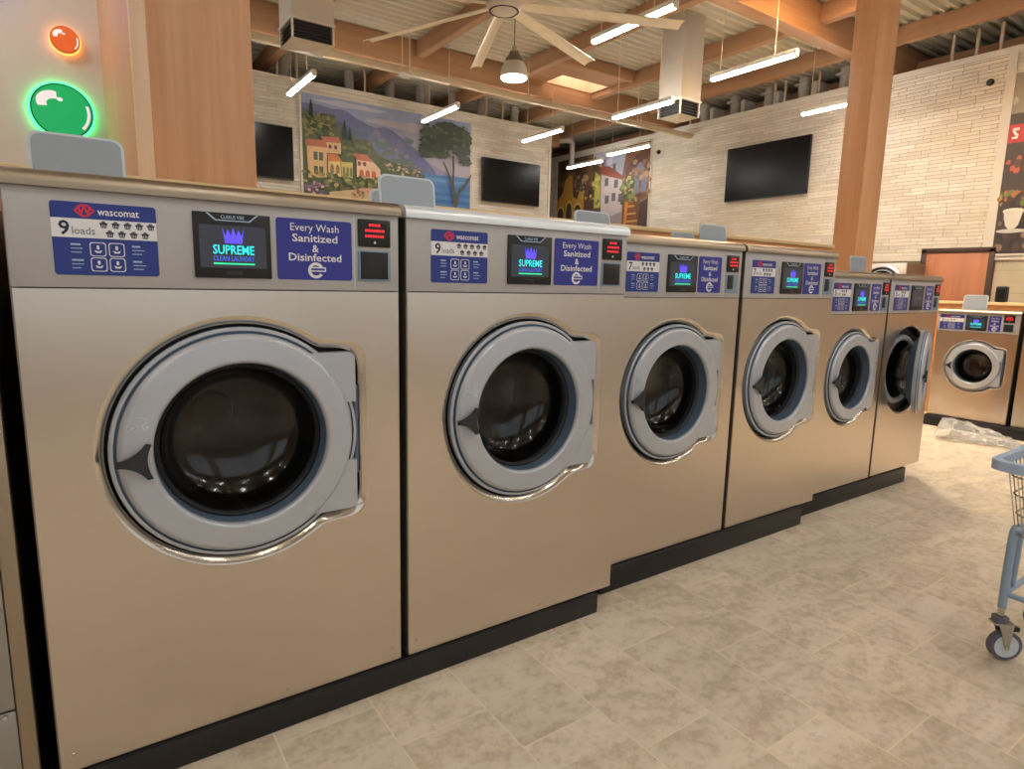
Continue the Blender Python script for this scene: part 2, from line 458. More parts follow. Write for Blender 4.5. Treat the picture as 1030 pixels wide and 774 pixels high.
    def text(self, s, x, z, size, mat, y, bold=0.0, w=None, f=None, al='c'):
        """lettering centred at (x, z), cap height about 0.7*size, fitted to width w"""
        f = f or (lambda u, v, y: (u, y, v))
        vs, fs = text_geo(s, bold); mi = self.mi(mat)
        xs = [v.x for v in vs]; x0, x1 = min(xs), max(xs)
        sx = size if w is None else w / (x1 - x0)
        ox = {'c': -(x0 + x1) / 2, 'l': -x0, 'r': -x1}[al]
        nv = [self.bm.verts.new(f(x + (v.x + ox) * sx, z + (v.y - 0.34) * size, y)) for v in vs]
        for fc in fs: self.face([nv[i] for i in fc], mi)
        return self
    def build(self, name, parent=None, loc=None, normals=True):
        if normals: bmesh.ops.recalc_face_normals(self.bm, faces=list(self.bm.faces))
        me = bpy.data.meshes.new(name); self.bm.to_mesh(me); self.bm.free()
        for m in self.mats: me.materials.append(m)
        me.set_sharp_from_angle(angle=math.radians(38))
        o = bpy.data.objects.new(name, me); COL.objects.link(o)
        if parent: o.parent = parent
        if loc: o.location = loc
        return o

def tag(o, label, cat, group=None):
    o['label'] = label; o['category'] = cat
    if group: o['group'] = group
    return o
def thing(name, label, cat, loc=(0, 0, 0), rz=0, group=None):
    o = bpy.data.objects.new(name, None); COL.objects.link(o)
    o.empty_display_size = 0.1
    o.location = loc; o.rotation_euler = (0, 0, rz)
    return tag(o, label, cat, group)
def struct(o):
    o['kind'] = 'structure'; return o
def dup(root, loc, rz=None, label=None):
    r = root.copy(); COL.objects.link(r); r.location = loc
    if rz is not None: r.rotation_euler = (0, 0, rz)
    if label: r['label'] = label
    def rec(a, b):
        for ch in a.children:
            c = ch.copy(); COL.objects.link(c); c.parent = b; c.matrix_parent_inverse = ch.matrix_parent_inverse.copy()
            rec(ch, c)
    rec(root, r)
    return r
def kid(root, name):
    for c in root.children_recursive:
        if c.name.split('.')[0] == name: return c
def recolour(o, m):
    for s in o.material_slots:
        s.link = 'OBJECT'; s.material = m

# ------------------------------------------------------------------ washing machine
def outline(r, rx, hz, inset, n=120):
    """outline of the door recess: a circle joined with the hinge block on the right"""
    r -= inset; rx -= inset; hz -= inset
    cr = 0.045
    R = []
    for i in range(n):
        a = 2 * PI * i / n
        ca, sa = math.cos(a), math.sin(a)
        d = r
        if ca > 1e-6:
            t = min(rx / ca, hz / abs(sa) if abs(sa) > 1e-6 else 9)
            px, pz = t * ca, t * sa
            # rounded corner
            qx, qz = rx - cr, hz - cr
            if px > qx and abs(pz) > qz:
                bx = qx * ca + qz * abs(sa); cc = qx * qx + qz * qz - cr * cr
                disc = bx * bx - cc
                if disc > 0: t = bx + math.sqrt(disc)
            d = max(r, t)
        R.append(d)
    for _ in range(2):
        R = [(R[i - 1] + 2 * R[i] + R[(i + 1) % n]) / 4 for i in range(n)]
    return [(R[i] * math.cos(2 * PI * i / n), R[i] * math.sin(2 * PI * i / n)) for i in range(n)]

def rrect(x0, x1, z0, z1, r, n=5):
    pts = []
    for cx, cz, a0 in ((x1 - r, z1 - r, 0), (x0 + r, z1 - r, PI / 2), (x0 + r, z0 + r, PI), (x1 - r, z0 + r, 3 * PI / 2)):
        for i in range(n + 1):
            a = a0 + PI / 2 * i / n
            pts.append((cx + r * math.cos(a), cz + r * math.sin(a)))
    return pts

def basket_icon(mb, cx, cz, s, y):
    mb.flat([(cx - s * .42, cz + s * .12), (cx - s * .3, cz - s * .42), (cx + s * .3, cz - s * .42), (cx + s * .42, cz + s * .12)], 'ink', y)
    mb.flat([(cx - s * .5, cz + s * .1), (cx + s * .5, cz + s * .1), (cx + s * .5, cz + s * .24), (cx - s * .5, cz + s * .24)], 'ink', y)
    mb.flat([(cx - s * .34, cz + s * .24), (cx - s * .12, cz + s * .5), (cx + s * .12, cz + s * .5), (cx + s * .34, cz + s * .24)], 'inkgrey', y)
    for k in (-.2, 0, .2):
        mb.flat([(cx + s * (k - .03), cz - s * .34), (cx + s * (k + .03), cz - s * .34), (cx + s * (k + .03), cz + s * .02), (cx + s * (k - .03), cz + s * .02)], 'white', y - .0005)

def load_label(P):
    x0, x1 = P['lab']; z0, z1 = P['sz']; w = x1 - x0; h = z1 - z0
    mb = MB(); y = -.0012; e = .0006
    mb.prism(rrect(x0, x1, z0, z1, .008), y, 0.0, 'blue')
    zb, za = z0 + h * .515, z0 + h * .775
    mb.flat([(x0, zb), (x1, zb), (x1, za), (x0, za)], 'white', y - e)
    # maker's mark in the header
    lz = (za + z1) / 2; lx = x0 + w * .31; a = w * .10; b = h * .085
    lens = lambda k: [(lx - a * k, lz), (lx - a * .3 * k, lz + b * k), (lx + a * .3 * k, lz + b * k), (lx + a * k, lz), (lx + a * .3 * k, lz - b * k), (lx - a * .3 * k, lz - b * k)]
    mb.flat(lens(1.0), 'redlogo', y - e); mb.flat(lens(.74), 'blue', y - 2 * e)
    mb.text('W', lx, lz, h * .16, 'redlogo', y - 3 * e, .03)
    mb.text('wascomat', x0 + w * .43, lz, h * .145, 'white', y - e, .012, w=w * .40, al='l')
    # load count with a basket for each load
    wz = (zb + za) / 2
    mb.text(P['num'], x0 + w * .115, wz, h * .27, 'ink', y - 2 * e, .018)
    mb.text('loads', x0 + w * .29, wz - h * .03, h * .15, 'inkgrey', y - 2 * e, 0.0, w=w * .21)
    rows = P['rows']; s = min(w * .088, h * .105)
    for k, n in enumerate(rows):
        zc = wz + (h * .062 if k == 0 else -h * .062) * (len(rows) > 1)
        xa = x0 + w * (.48 if k == 0 else .535)
        for i in range(n):
            basket_icon(mb, xa + i * w * .115, zc, s, y - 2 * e)
    # instruction pictograms on the lower part
    bz = (z0 + zb) / 2; q = h * .098
    for i in (-1, 1):
        for j in (-1, 1):
            cx = x0 + w * .5 + i * q * 1.15; cz = bz + j * q * 1.08
            mb.flat(rrect(cx - q, cx + q, cz - q, cz + q, q * .35, 3), 'white', y - e)
            mb.flat(rrect(cx - q * .88, cx + q * .88, cz - q * .88, cz + q * .88, q * .3, 3), 'blue', y - 2 * e)
            mb.flat([(cx - q * .5, cz - q * .1), (cx - q * .3, cz - q * .5), (cx + q * .3, cz - q * .5), (cx + q * .5, cz - q * .1), (cx, cz - q * .3)], 'white', y - 3 * e)
            mb.flat([(cx - q * .16, cz + q * .55), (cx - q * .16, cz), (cx + q * .16, cz), (cx + q * .16, cz + q * .55)], 'white', y - 3 * e)
    random.seed(3)
    for sx in (.16, .74):
        for k in range(7):
            if k == 3: continue
            zz = bz + h * (.165 - k * .054)
            ln = w * random.uniform(.08, .13); th = h * (.012 if k in (0, 4) else .006)
            mb.flat([(x0 + w * sx, zz - th), (x0 + w * sx + ln, zz - th), (x0 + w * sx + ln, zz + th), (x0 + w * sx, zz + th)], 'paleline', y - e)
    return mb

def sanit_label(P):
    x0, x1 = P['san']; z0, z1 = P['sz']; w = x1 - x0; h = z1 - z0; cx = (x0 + x1) / 2
    mb = MB(); y = -.0012; e = .0006
    mb.prism(rrect(x0, x1, z0, z1, .008), y, 0.0, 'violet')
    for s, f, ww, bo in (('Every Wash', .865, .64, .0), ('Sanitized', .69, .60, .014), ('&', .525, None, .014), ('Disinfected', .375, .70, .014)):
        mb.text(s, cx, z0 + h * f, h * .175, 'white', y - e, bo, w=w * ww if ww else None)
    # round arrow emblem
    cz = z0 + h * .16; r1 = h * .135; r2 = h * .085; n = 20
    arc = [(.5 + i * 5.2 / n) for i in range(n + 1)]
    mb.flat([(cx + r1 * math.cos(a), cz + r1 * math.sin(a)) for a in arc] + [(cx + r2 * math.cos(a), cz + r2 * math.sin(a)) for a in arc[::-1]], 'white', y - e)
    mb.flat([(cx - r1 * .75, cz - r1 * .16), (cx + r1 * 1.25, cz - r1 * .16), (cx + r1 * 1.25, cz + r1 * .42), (cx - r1 * .75, cz + r1 * .42)], 'white', y - 2 * e)
    mb.flat([(cx - r1 * .6, cz + r1 * .0), (cx + r1 * 1.1, cz + r1 * .0), (cx + r1 * 1.1, cz + r1 * .26), (cx - r1 * .6, cz + r1 * .26)], 'violet', y - 3 * e)
    return mb

def make_washer(P, name='washing_machine'):
    w, d, zb, zs, zt = P['w'], P['d'], P['zb'], P['zs'], P['zt']
    cx, cz, r = P['cx'], P['cz'], P['r']; s = r / .383
    rx, hz = r * 1.0 + .004, .299 * s
    root = thing(name, '', 'washing machine')
    # cabinet: open-fronted shell
    mb = MB(); t = .012
    mb.box(0, t, .004, d, zb, zt, 'steel_side'); mb.box(w - t, w, .004, d, zb, zt, 'steel_side')
    mb.box(t, w - t, d - t, d, zb, zt, 'steel_side'); mb.box(t, w - t, .004, d, zb, zb + t, 'steel_side')
    mb.box(t, w - t, .004, d, zt - t, zt, 'steel_side')
    mb.build('body', root)
    # stainless front with the recess pressed into it
    mb = MB(); mi = mb.mi('steel'); bm = mb.bm
    ol = outline(r, rx, hz, 0)
    hole = [bm.verts.new((cx + a, 0, cz + b)) for a, b in ol]
    c4 = [bm.verts.new(p) for p in ((.004, 0, zb), (w - .004, 0, zb), (w - .004, 0, zs - .003), (.004, 0, zs - .003))]
    ed = [bm.edges.new((hole[i], hole[(i + 1) % len(hole)])) for i in range(len(hole))] + [bm.edges.new((c4[i], c4[(i + 1) % 4])) for i in range(4)]
    bmesh.ops.triangle_fill(bm, use_beauty=True, use_dissolve=False, edges=ed, normal=(0, -1, 0))
    for f in bm.faces: f.material_index = mi
    for (a, b) in ((0, 1), (1, 2), (2, 3), (3, 0)):      # folded-back edges
        A, B = c4[a].co, c4[b].co
        mb.poly([A, B, B + Vector((0, .02, 0)), A + Vector((0, .02, 0))], 'steel')
    loops = []
    for ins, yy in ((0, 0.0), (.006 * s, .001), (.024 * s, .016), (.027 * s, .03)):
        loops.append([(cx + a, yy, cz + b) for a, b in outline(r, rx, hz, ins)])
    mb.strip(loops, 'lip')
    mb.build('front_panel', root)
    # dark recess behind the door edge
    mb = MB()
    lp = [[(cx + a, .028, cz + b) for a, b in outline(r, rx, hz, .026 * s)], [(cx + a, .06, cz + b) for a, b in outline(r, rx, hz, .03 * s)]]
    n = len(lp[0])
    lp.append([(cx + .25 * s * math.cos(2 * PI * i / n), .062, cz + .25 * s * math.sin(2 * PI * i / n)) for i in range(n)])
    lp.append([(cx + .25 * s * math.cos(2 * PI * i / n), .10, cz + .25 * s * math.sin(2 * PI * i / n)) for i in range(n)])
    mb.strip(lp, 'gasket')
    mb.lathe([(.30 * s, .061), (.292 * s, .048), (.272 * s, .042), (.256 * s, .046), (.251 * s, .06)], 'plate', 'y', (cx, 0, cz), 64)
    mb.build('door_recess', root)
    # drum with three lifters
    mb = MB(); R = .30 * s
    mb.lathe([(.25 * s, .10), (.262 * s, .112), (R, .115), (R, .52), (R * .7, .55), (R * .25, .56), (R * .22, .53), (0, .53)], 'drum', 'y', (cx, 0, cz), 48)
    for k in range(3):
        a = 2 * PI * k / 3 + .5
        T = Matrix.Translation((cx, 0, cz)) @ Matrix.Rotation(-a, 4, 'Y')
        mb.prism([(R * .98, -.05 * s), (R * .78, -.012 * s), (R * .78, .012 * s), (R * .98, .05 * s)], .22, .5, 'drum', lambda u, v, y, T=T: tuple(T @ Vector((u, y, v))))
    for k in range(8):
        yy = .14 + k * .045
        for i in range(40):
            a = 2 * PI * (i + .5 * (k % 2)) / 40
            p = Vector((cx + R * .985 * math.cos(a), yy, cz + R * .985 * math.sin(a)))
            q = Vector((-math.sin(a), 0, math.cos(a))) * .006; v = Vector((0, .006, 0))
            mb.poly([p - q - v, p + q - v, p + q + v, p - q + v], 'black')
    mb.build('drum', root)
    # door, origin on its hinge line
    hx = cx + rx - .03 * s; o = Vector((hx, 0, cz)); dx = cx - hx
    mb = MB()
    mb.lathe([(.30 * s, .035), (.344 * s, .03), (.351 * s, .008), (.350 * s, .0), (.346 * s, -.004), (.339 * s, -.004), (.3365 * s, .003), (.333 * s, .003), (.331 * s, -.010), (.329 * s, -.014), (.325 * s, -.020), (.319 * s, -.0255), (.316 * s, -.0262), (.312 * s, -.0266), (.258 * s, -.0306), (.254 * s, -.0306), (.250 * s, -.0292), (.245 * s, -.024), (.2435 * s, -.014), (.239 * s, .035), (.233 * s, .07), (.238 * s, .075), (.30 * s, .035)],
             'door', 'y', (dx, 0, 0), 64, ['door', 'door', 'door_in', 'door', 'door', 'door_in', 'door_in', 'door_in', 'door', 'door', 'door', 'door', 'door', 'door', 'door', 'door', 'door', 'door', 'door_in', 'door_in', 'door_in', 'door_in', 'door_in'])
    door = mb.build('door', root, o)
    mb = MB()
    for z0, z1 in ((hz * .33, hz - .036 * s), (-hz + .036 * s, -hz * .33)):
        sg = 1 if z0 > 0 else -1; za, zb2 = min(abs(z0), abs(z1)), max(abs(z0), abs(z1)); q = .30 * s
        a0, a1 = math.asin(za / q), math.asin(min(.99, zb2 / q))
        pp = [(dx + q * math.cos(a0 + (a1 - a0) * i / 10), sg * q * math.sin(a0 + (a1 - a0) * i / 10)) for i in range(11)]
        xr = -.012 * s
        pp += [(xr - .02, sg * zb2), (xr - .006, sg * (zb2 - .006)), (xr, sg * (zb2 - .02)), (xr, sg * za)]
        mb.prism(pp, -.012, .028, 'door')
    mb.box(dx + .305 * s, -.024 * s, .002, .028, -hz * .33, hz * .33, 'door', .003)
    mb.cyl((-.006 * s, .01, -hz * .5), (-.006 * s, .01, hz * .5), .008, 'door_in', 10)
    mb.build('hinge_block', door)
    mb = MB()
    mb.lathe([(.2392 * s, .030), (.236 * s, .044), (.228 * s, .046), (.224 * s, .042), (.226 * s, .034), (.232 * s, .028), (.2392 * s, .030)], 'gasket', 'y', (dx, 0, 0), 64,
             ['gasket'] * 6)
    mb.build('door_seal', door)
    mb = MB()
    mb.lathe([(.236 * s, .036), (.229 * s, .038), (.224 * s, .07), (.214 * s, .11), (.192 * s, .138), (.15 * s, .158), (.09 * s, .168), (.04 * s, .171), (0, .172)], 'glass', 'y', (dx, 0, 0), 64)
    mb.build('door_glass', door)
    mb = MB(); hxx = dx - .288 * s; hzz = -.012 * s     # three-armed handle
    tips = [((-.058, .0), (-.008, 0)), ((.036, .056), (.5, .86)), ((.040, -.052), (.5, -.86))]
    pts = []
    tl = [(-.060, -.009), (.046, -.056), (.030, .060)]      # start of each arm's blunt tip
    te = [(-.060, .009), (.030, -.060), (.046, .056)]
    seq = [(te[0], tl[2], (-.004, .012)), (te[2], tl[1], (.018, .0)), (te[1], tl[0], (-.004, -.012))]
    for a, b, c in seq:
        for i in range(9):
            u = i / 8
            pts.append((hxx + .78 * s * ((1 - u) ** 2 * a[0] + 2 * u * (1 - u) * c[0] + u * u * b[0]), hzz + .78 * s * ((1 - u) ** 2 * a[1] + 2 * u * (1 - u) * c[1] + u * u * b[1])))
    mb.prism(pts, -.052, -.044, 'handle')
    mb.prism([(hxx + (x - hxx) * 1.08, hzz + (z - hzz) * 1.08) for x, z in pts], -.046, -.036, 'handle')
    mb.cyl((hxx, -.04, hzz), (hxx, -.02, hzz), .018 * s, 'gasket', 20)
    mb.build('handle', door)
    mb = MB(); lz = .085 * s                            # two little padlocks and an arrow pressed into the ring
    for k, x in ((0, dx - .292 * s), (1, dx - .255 * s)):
        mb.tube([(x + .011 * s * math.cos(2 * PI * i / 16), -.0292, lz + .011 * s * math.sin(2 * PI * i / 16)) for i in range(16)], .0012, 'platerim', 5, True)
        mb.box(x - .004, x + .004, -.0305, -.029, lz - .006, lz + .001, 'platerim')
    mb.tube([(dx - .2735 * s + .02 * s * math.cos(a), -.0292, lz + .012 * s + .014 * s * math.sin(a)) for a in [PI * (.1 + .8 * i / 10) for i in range(11)]], .0012, 'platerim', 5)
    mb.build('lock_icons', door)
    # control panel
    mb = MB()
    mb.box(.002, w - .002, 0, .03, zs, zt, 'panel', .003)
    mb.box(P['rdr'][0] - .014, P['rdr'][0] - .0115, -.0012, .001, zs + .006, zt - .008, 'platerim')
    mb.build('control_panel', root)
    mb = MB(); mb.box(.006, w - .006, .004, .02, zs - .004, zs + .001, 'black'); mb.build('panel_gap', root)
    load_label(P).build('load_label', root)
    sanit_label(P).build('sanitized_label', root)
    # display
    x0, x1 = P['dis']; z0, z1 = P['sz']; dw = x1 - x0; h = z1 - z0
    mb = MB()
    mb.box(x0, x1, -.008, .0, z0, z1, 'black', .003)
    mb.box(x0 + dw * .40, x1 - dw * .40, -.0095, -.007, z0 + h * .05, z0 + h * .11, 'handle', .001)
    zc = z1 - h * .075
    mb.flat([(x0 + dw * .16, z1 - .002), (x1 - dw * .16, z1 - .002), (x1 - dw * .28, zc - h * .05), (x0 + dw * .28, zc - h * .05)], 'paleline', -.0085)
    mb.flat([(x0 + dw * .19, z1 - .002), (x1 - dw * .19, z1 - .002), (x1 - dw * .29, zc - h * .033), (x0 + dw * .29, zc - h * .033)], 'black', -.009)
    mb.text('CLARUS VIBE', (x0 + x1) / 2, zc + h * .012, h * .075, 'paleline', -.0095, .01, w=dw * .3)
    disp = mb.build('display', root)
    a0, a1, b0, b1 = x0 + dw * .07, x1 - dw * .07, z0 + h * .16, z1 - h * .19
    mb = MB(); y = -.0086; cw = a1 - a0; ch = b1 - b0; mx = (a0 + a1) / 2
    mb.box(a0, a1, y, -.007, b0, b1, 'screen')
    cb, ct = b0 + ch * .58, b0 + ch * .95
    cr = [(mx - cw * .13, cb)]
    for k in range(5):
        xx = mx + cw * (-.16 + .08 * k)
        cr.append((xx, ct if k % 2 == 0 else ct - ch * .04))
        if k < 4: cr.append((xx + cw * .04, cb + ch * .17))
    cr.append((mx + cw * .13, cb))
    if P.get('idle'):
        mb.text('SUPREME', mx, b0 + ch * .5, ch * .28, 'lcd_dim', y - .001, .02, w=cw * .6)
    else:
        mb.flat(cr, 'lcd_violet', y - .0008)
        mb.text('SUPREME', mx, b0 + ch * .43, ch * .30, 'lcd_cyan', y - .001, .014, w=cw * .62)
        mb.text('CLEAN LAUNDRY', mx, b0 + ch * .22, ch * .17, 'lcd_blue', y - .001, .0, w=cw * .62)
        mb.flat([(mx - cw * .31, b0 + ch * .08), (mx + cw * .31, b0 + ch * .08), (mx + cw * .31, b0 + ch * .115), (mx - cw * .31, b0 + ch * .115)], 'lcd_green', y - .001)
    mb.build('screen', disp)
    # payment unit
    x0, x1 = P['rdr']; mz = z0 + h * .60
    mb = MB(); mb.box(x0, x1, -.006, 0, mz, z1 + .014, 'black', .004)
    mb.cyl((x1 - (x1 - x0) * .5, -.0075, mz + .014), (x1 - (x1 - x0) * .5, -.005, mz + .014), .004, 'platerim', 10)
    rd = mb.build('card_reader', root)
    mb = MB(); rw = x1 - x0; rz0, rz1 = mz + .028, z1 + .002
    mb.box(x0 + rw * .14, x1 - rw * .12, -.0068, -.0055, rz0, rz1, 'black')
    random.seed(5)
    for k in range(3):
        zz = rz1 - .006 - k * (rz1 - rz0 - .012) / 2; xx = x0 + rw * (.32 if k == 0 else .2)
        while xx < x1 - rw * (.35 if k == 0 else .22):
            l = random.uniform(.005, .009)
            mb.flat([(xx, zz - .004), (xx + l, zz - .004), (xx + l, zz + .004), (xx, zz + .004)], 'lcd_red', -.0075); xx += l + .002
    mb.build('readout', rd)
    mb = MB()
    zf = mz - .012
    mb.box(x0, x1, -.004, 0, z0, zf, 'niche', .003)
    mb.box(x0 + rw * (.06 if P.get('niche_full') else .1), x1 - rw * (.08 if P.get('niche_full') else .4), -.0052, -.003, z0 + (.006 if P.get('niche_full') else .02), zf - .004, 'black', .001)
    mb.build('coin_tray', root)
    # lid with rolled front edge
    mb = MB()
    prof = [(d, 0), (d, .036), (.03, .044), (.008, .040), (-.008, .028), (-.013, .014), (-.012, .0)]
    lo = [[(x, yy, zt + zz) for yy, zz in prof] for x in (-.004, w + .004)]
    mb.strip(lo, 'lid', True); mb.poly(lo[0], 'lid'); mb.poly(lo[1][::-1], 'lid')
    mb.build('lid', root)
    # raised flap of the soap hopper
    mb = MB()
    px = P.get('flap_x', .05); fz = zt + .036
    f = lambda u, v, y: (u, P.get('flap_y', .33) + y + (v - fz) * .12, v)
    mb.prism(rrect(px, px + .235, fz, fz + P.get('flap_h', .15), .03), -.006, .006, 'platerim', f)
    mb.prism(rrect(px + .008, px + .227, fz, fz + P.get('flap_h', .15) - .007, .025), -.0085, -.005, 'plate', f)
    mb.box(px + .02, px + .21, P.get('flap_y', .33) - .012, P.get('flap_y', .33) + .012, fz - .002, fz + .012, 'plate', .003)
    mb.build('soap_flap', root)
    mb = MB()
    rx0 = px + P.get('flap2', .085)
    f = lambda u, v, y: (u, P.get('flap_y', .33) + .30 + y + (v - fz) * .1, v)
    mb.prism(rrect(rx0, rx0 + .21, fz, fz + P.get('flap2_h', .125), .03), -.006, .006, 'platerim', f)
    mb.prism(rrect(rx0 + .008, rx0 + .202, fz, fz + P.get('flap2_h', .125) - .007, .025), -.0085, -.005, 'plate', f)
    mb.build('rear_flap', root)
    for x, z in ((.035, zb + .05), (w * .6, zb + .026), (w - .035, zb + .05)):
        mb = MB(); mb.lathe([(.0001, -.004), (.004, -.0035), (.0055, 0)], 'screw', 'y', (x, 0, z), 12); mb.build('screw', root)
    return root

PA = dict(w=1.030, d=.95, zb=.102, zs=1.447, zt=1.692, cx=.522, cz=.988, r=.383, flap_h=.155, flap2_h=.14, lab=(.093, .324), dis=(.411, .618), san=(.635, .867), rdr=(.888, .998), sz=(1.479, 1.661), num='9', rows=(5, 4), niche_full=True)
PB = dict(w=.915, d=.85, zb=.125, zs=1.432, zt=1.677, cx=.435, cz=.955, r=.377, lab=(.062, .278), dis=(.335, .548), san=(.565, .745), rdr=(.785, .885), sz=(1.457, 1.637), num='7', rows=(4, 3), flap_x=.03, flap_h=.135, flap2=.10, flap2_h=.115)
PC = dict(w=.800, d=.80, zb=.125, zs=1.330, zt=1.568, cx=.395, cz=.90, r=.340, lab=(.06, .275), dis=(.31, .51), san=(.545, .675), rdr=(.695, .79), sz=(1.35, 1.532), num='5', rows=(3, 2), flap_x=.06, flap_h=.14, flap2_h=.09)
PD = dict(w=.752, d=.75, zb=.118, zs=1.07, zt=1.268, cx=.388, cz=.705, r=.287, lab=(.02, .25), dis=(.27, .465), san=(.48, .588), rdr=(.61, .705), sz=(1.09, 1.252), num='2', rows=(2,), flap_x=.11, flap_y=.3, flap_h=.165, flap2=.02, flap2_h=.08, niche_full=True)

YA, YB, YC = 1.972, 2.094, 2.158
rowg = 'stainless washing machines along the aisle'
m1 = make_washer(PA); m1.location = (-.125, YA, 0); m1['group'] = rowg
m1['label'] = 'largest stainless washer in the foreground, 9 loads, nearest the left edge, tan-toned lid'
m2 = dup(m1, (.931, YA, 0), None, 'stainless 9-load washer with pale bluish-white lid, second along the aisle')
recolour(kid(m2, 'lid'), M['lid_reflection'])
m3 = make_washer(PB); m3.location = (2.022, YB, 0); m3['group'] = rowg
m3['label'] = 'nearer of the two 7-load stainless washers, set back beside the white-lidded one'
m4 = dup(m3, (2.966, YB, 0), None, 'farther of the two 7-load stainless washers, fourth along the aisle')
m5 = make_washer(PC); m5.location = (3.936, YC, 0); m5['group'] = rowg
m5['label'] = 'small stainless washer with shut door, fifth along the aisle, beside the open-door one'
PC6 = dict(PC); PC6['idle'] = True
m6 = make_washer(PC6); m6.location = (4.756, YC, 0); m6['group'] = rowg
m6['label'] = 'stainless washer with its round door standing open, at the far end of the row'
kid(m6, 'door').rotation_euler = (0, 0, math.radians(18))
m7 = make_washer(PD); m7.location = (7.97, 3.078, 0); m7.rotation_euler = (0, 0, -PI / 2)
m7['label'] = 'low front-loading washer across the aisle end, under the brown door'; m7['group'] = 'low washers facing the row end'
m8 = dup(m7, (7.97, 2.285, 0), -PI / 2, 'low washer cut by the right edge of the frame, beside the one under the door')
for r in (m1, m3, m5, m6, m7, m8):                    # only two of the hoppers stand fully open
    bpy.data.objects.remove(kid(r, 'rear_flap'))
# black plinths
def plinth(label, x0, x1, y0, y1, h=.094):
    mb = MB(); mb.box(x0, x1, y0, y1, 0, h, 'base', .004)
    mb.box(x0 + .01, x1 - .01, y0 + .006, y1 - .01, h - .002, h + .004, 'base')
    tag(mb.build('machine_plinth'), label, 'plinth', 'black plinths under the machines')
plinth('long black plinth under the two 9-load washers', -1.4, 1.871, 1.958, 2.9)
plinth('black plinth under the two 7-load washers', 1.99, 3.72, 2.070, 2.92, .115)
plinth('black plinth under the small washer and the open-door one', 3.80, 5.31, 2.146, 2.94, .115)
plinth('black plinth under the low washers across the aisle end', 7.88, 8.7, 1.2, 3.09, .108)
# grey machine cut by the left edge
t = thing('steel_cabinet', 'grey metal cabinet cut by the left edge, beside the foreground washer', 'cabinet', (-1.20, 1.955, 0))
mb = MB(); mb.box(0, 1.02, .006, .95, .10, 1.69, 'steel_side', .003); mb.build('body', t)
M['steel_cool'] = steel('dull_grey_steel', (176, 176, 176), 0.4, 0.3)
mb = MB(); mb.box(.006, .998, -.006, .006, .352, 1.685, 'steel_cool', .004); mb.build('front_panel', t)
mb = MB(); mb.box(.006, .998, -.004, .006, .105, .346, 'steel_cool', .004); mb.build('lower_panel', t)
mb = MB(); mb.box(1.0, 1.035, -.004, .03, .10, 1.69, 'lid', .003); mb.build('edge_trim', t)
mb = MB(); mb.lathe([(.0001, -.013), (.006, -.011), (.0085, -.004)], 'screw', 'y', (.975, 0, .335), 14); mb.build('screw', t)

# ------------------------------------------------------------------ room shell
XR, YBK, ZW = 10.3, 10.75, 4.62
mb = MB(); mb.poly([(-6, -5.1, 0), (12.6, -5.1, 0), (12.6, 14.6, 0), (-6, 14.6, 0)], 'floor')
struct(mb.build('floor'))

def deck():
    mb = MB(); mi = mb.mi('deck'); zt, zl = 5.15, 5.105; p = .15
    hx0, hx1, hy0, hy1 = 7.05, 8.10, 8.80, 9.28
    kx0, kx1, ky0, ky1 = 6.62, 7.62, 3.40, 4.15
    def run(x0, x1, ya, yb):
        y = ya; prof = []
        n = round((yb - ya) / p); q = (yb - ya) / n
        for i in range(n):
            prof += [(y, zt), (y + q * .5, zt), (y + q * .6, zl), (y + q * .9, zl)]; y += q
        prof.append((yb, zt))
        A = [mb.bm.verts.new((x0, a, b)) for a, b in prof]; B = [mb.bm.verts.new((x1, a, b)) for a, b in prof]
        for i in range(len(A) - 1): mb.face([A[i], B[i], B[i + 1], A[i + 1]], mi)
    run(-6, 12.6, -5.1, ky0); run(-6, kx0, ky0, ky1); run(kx1, 12.6, ky0, ky1); run(-6, 12.6, ky1, hy0); run(-6, hx0, hy0, hy1); run(hx1, 12.6, hy0, hy1); run(-6, 12.6, hy1, 14.6)
    return struct(mb.build('ceiling', normals=False))
deck()

def wallbox(name, x0, x1, y0, y1, z0, z1, mat):
    mb = MB(); mb.box(x0, x1, y0, y1, z0, z1, mat); return struct(mb.build(name))
wallbox('wall_right', XR, XR + .18, -5.1, 14.5, 1.97, ZW, 'stone_r')
wallbox('wall_right_lower', XR + .005, XR + .18, -5.1, 14.5, 0, 1.97, 'lowtile')
wallbox('wall_back', -1.0, 8.32, YBK, YBK + .18, 0, ZW - .005, 'stone_b')
wallbox('wall_sign', -6, .29, 5.5, 5.66, 0, 5.1, 'plaster')
wallbox('wall_left', -6.15, -6.0, -5.1, 14.6, 0, 5.2, 'frontwall')
wallbox('wall_far', -6, 12.6, 14.5, 14.65, 0, 5.2, 'outer')
wallbox('wall_outer', 12.5, 12.65, -5.1, 14.6, 0, 5.2, 'outer')
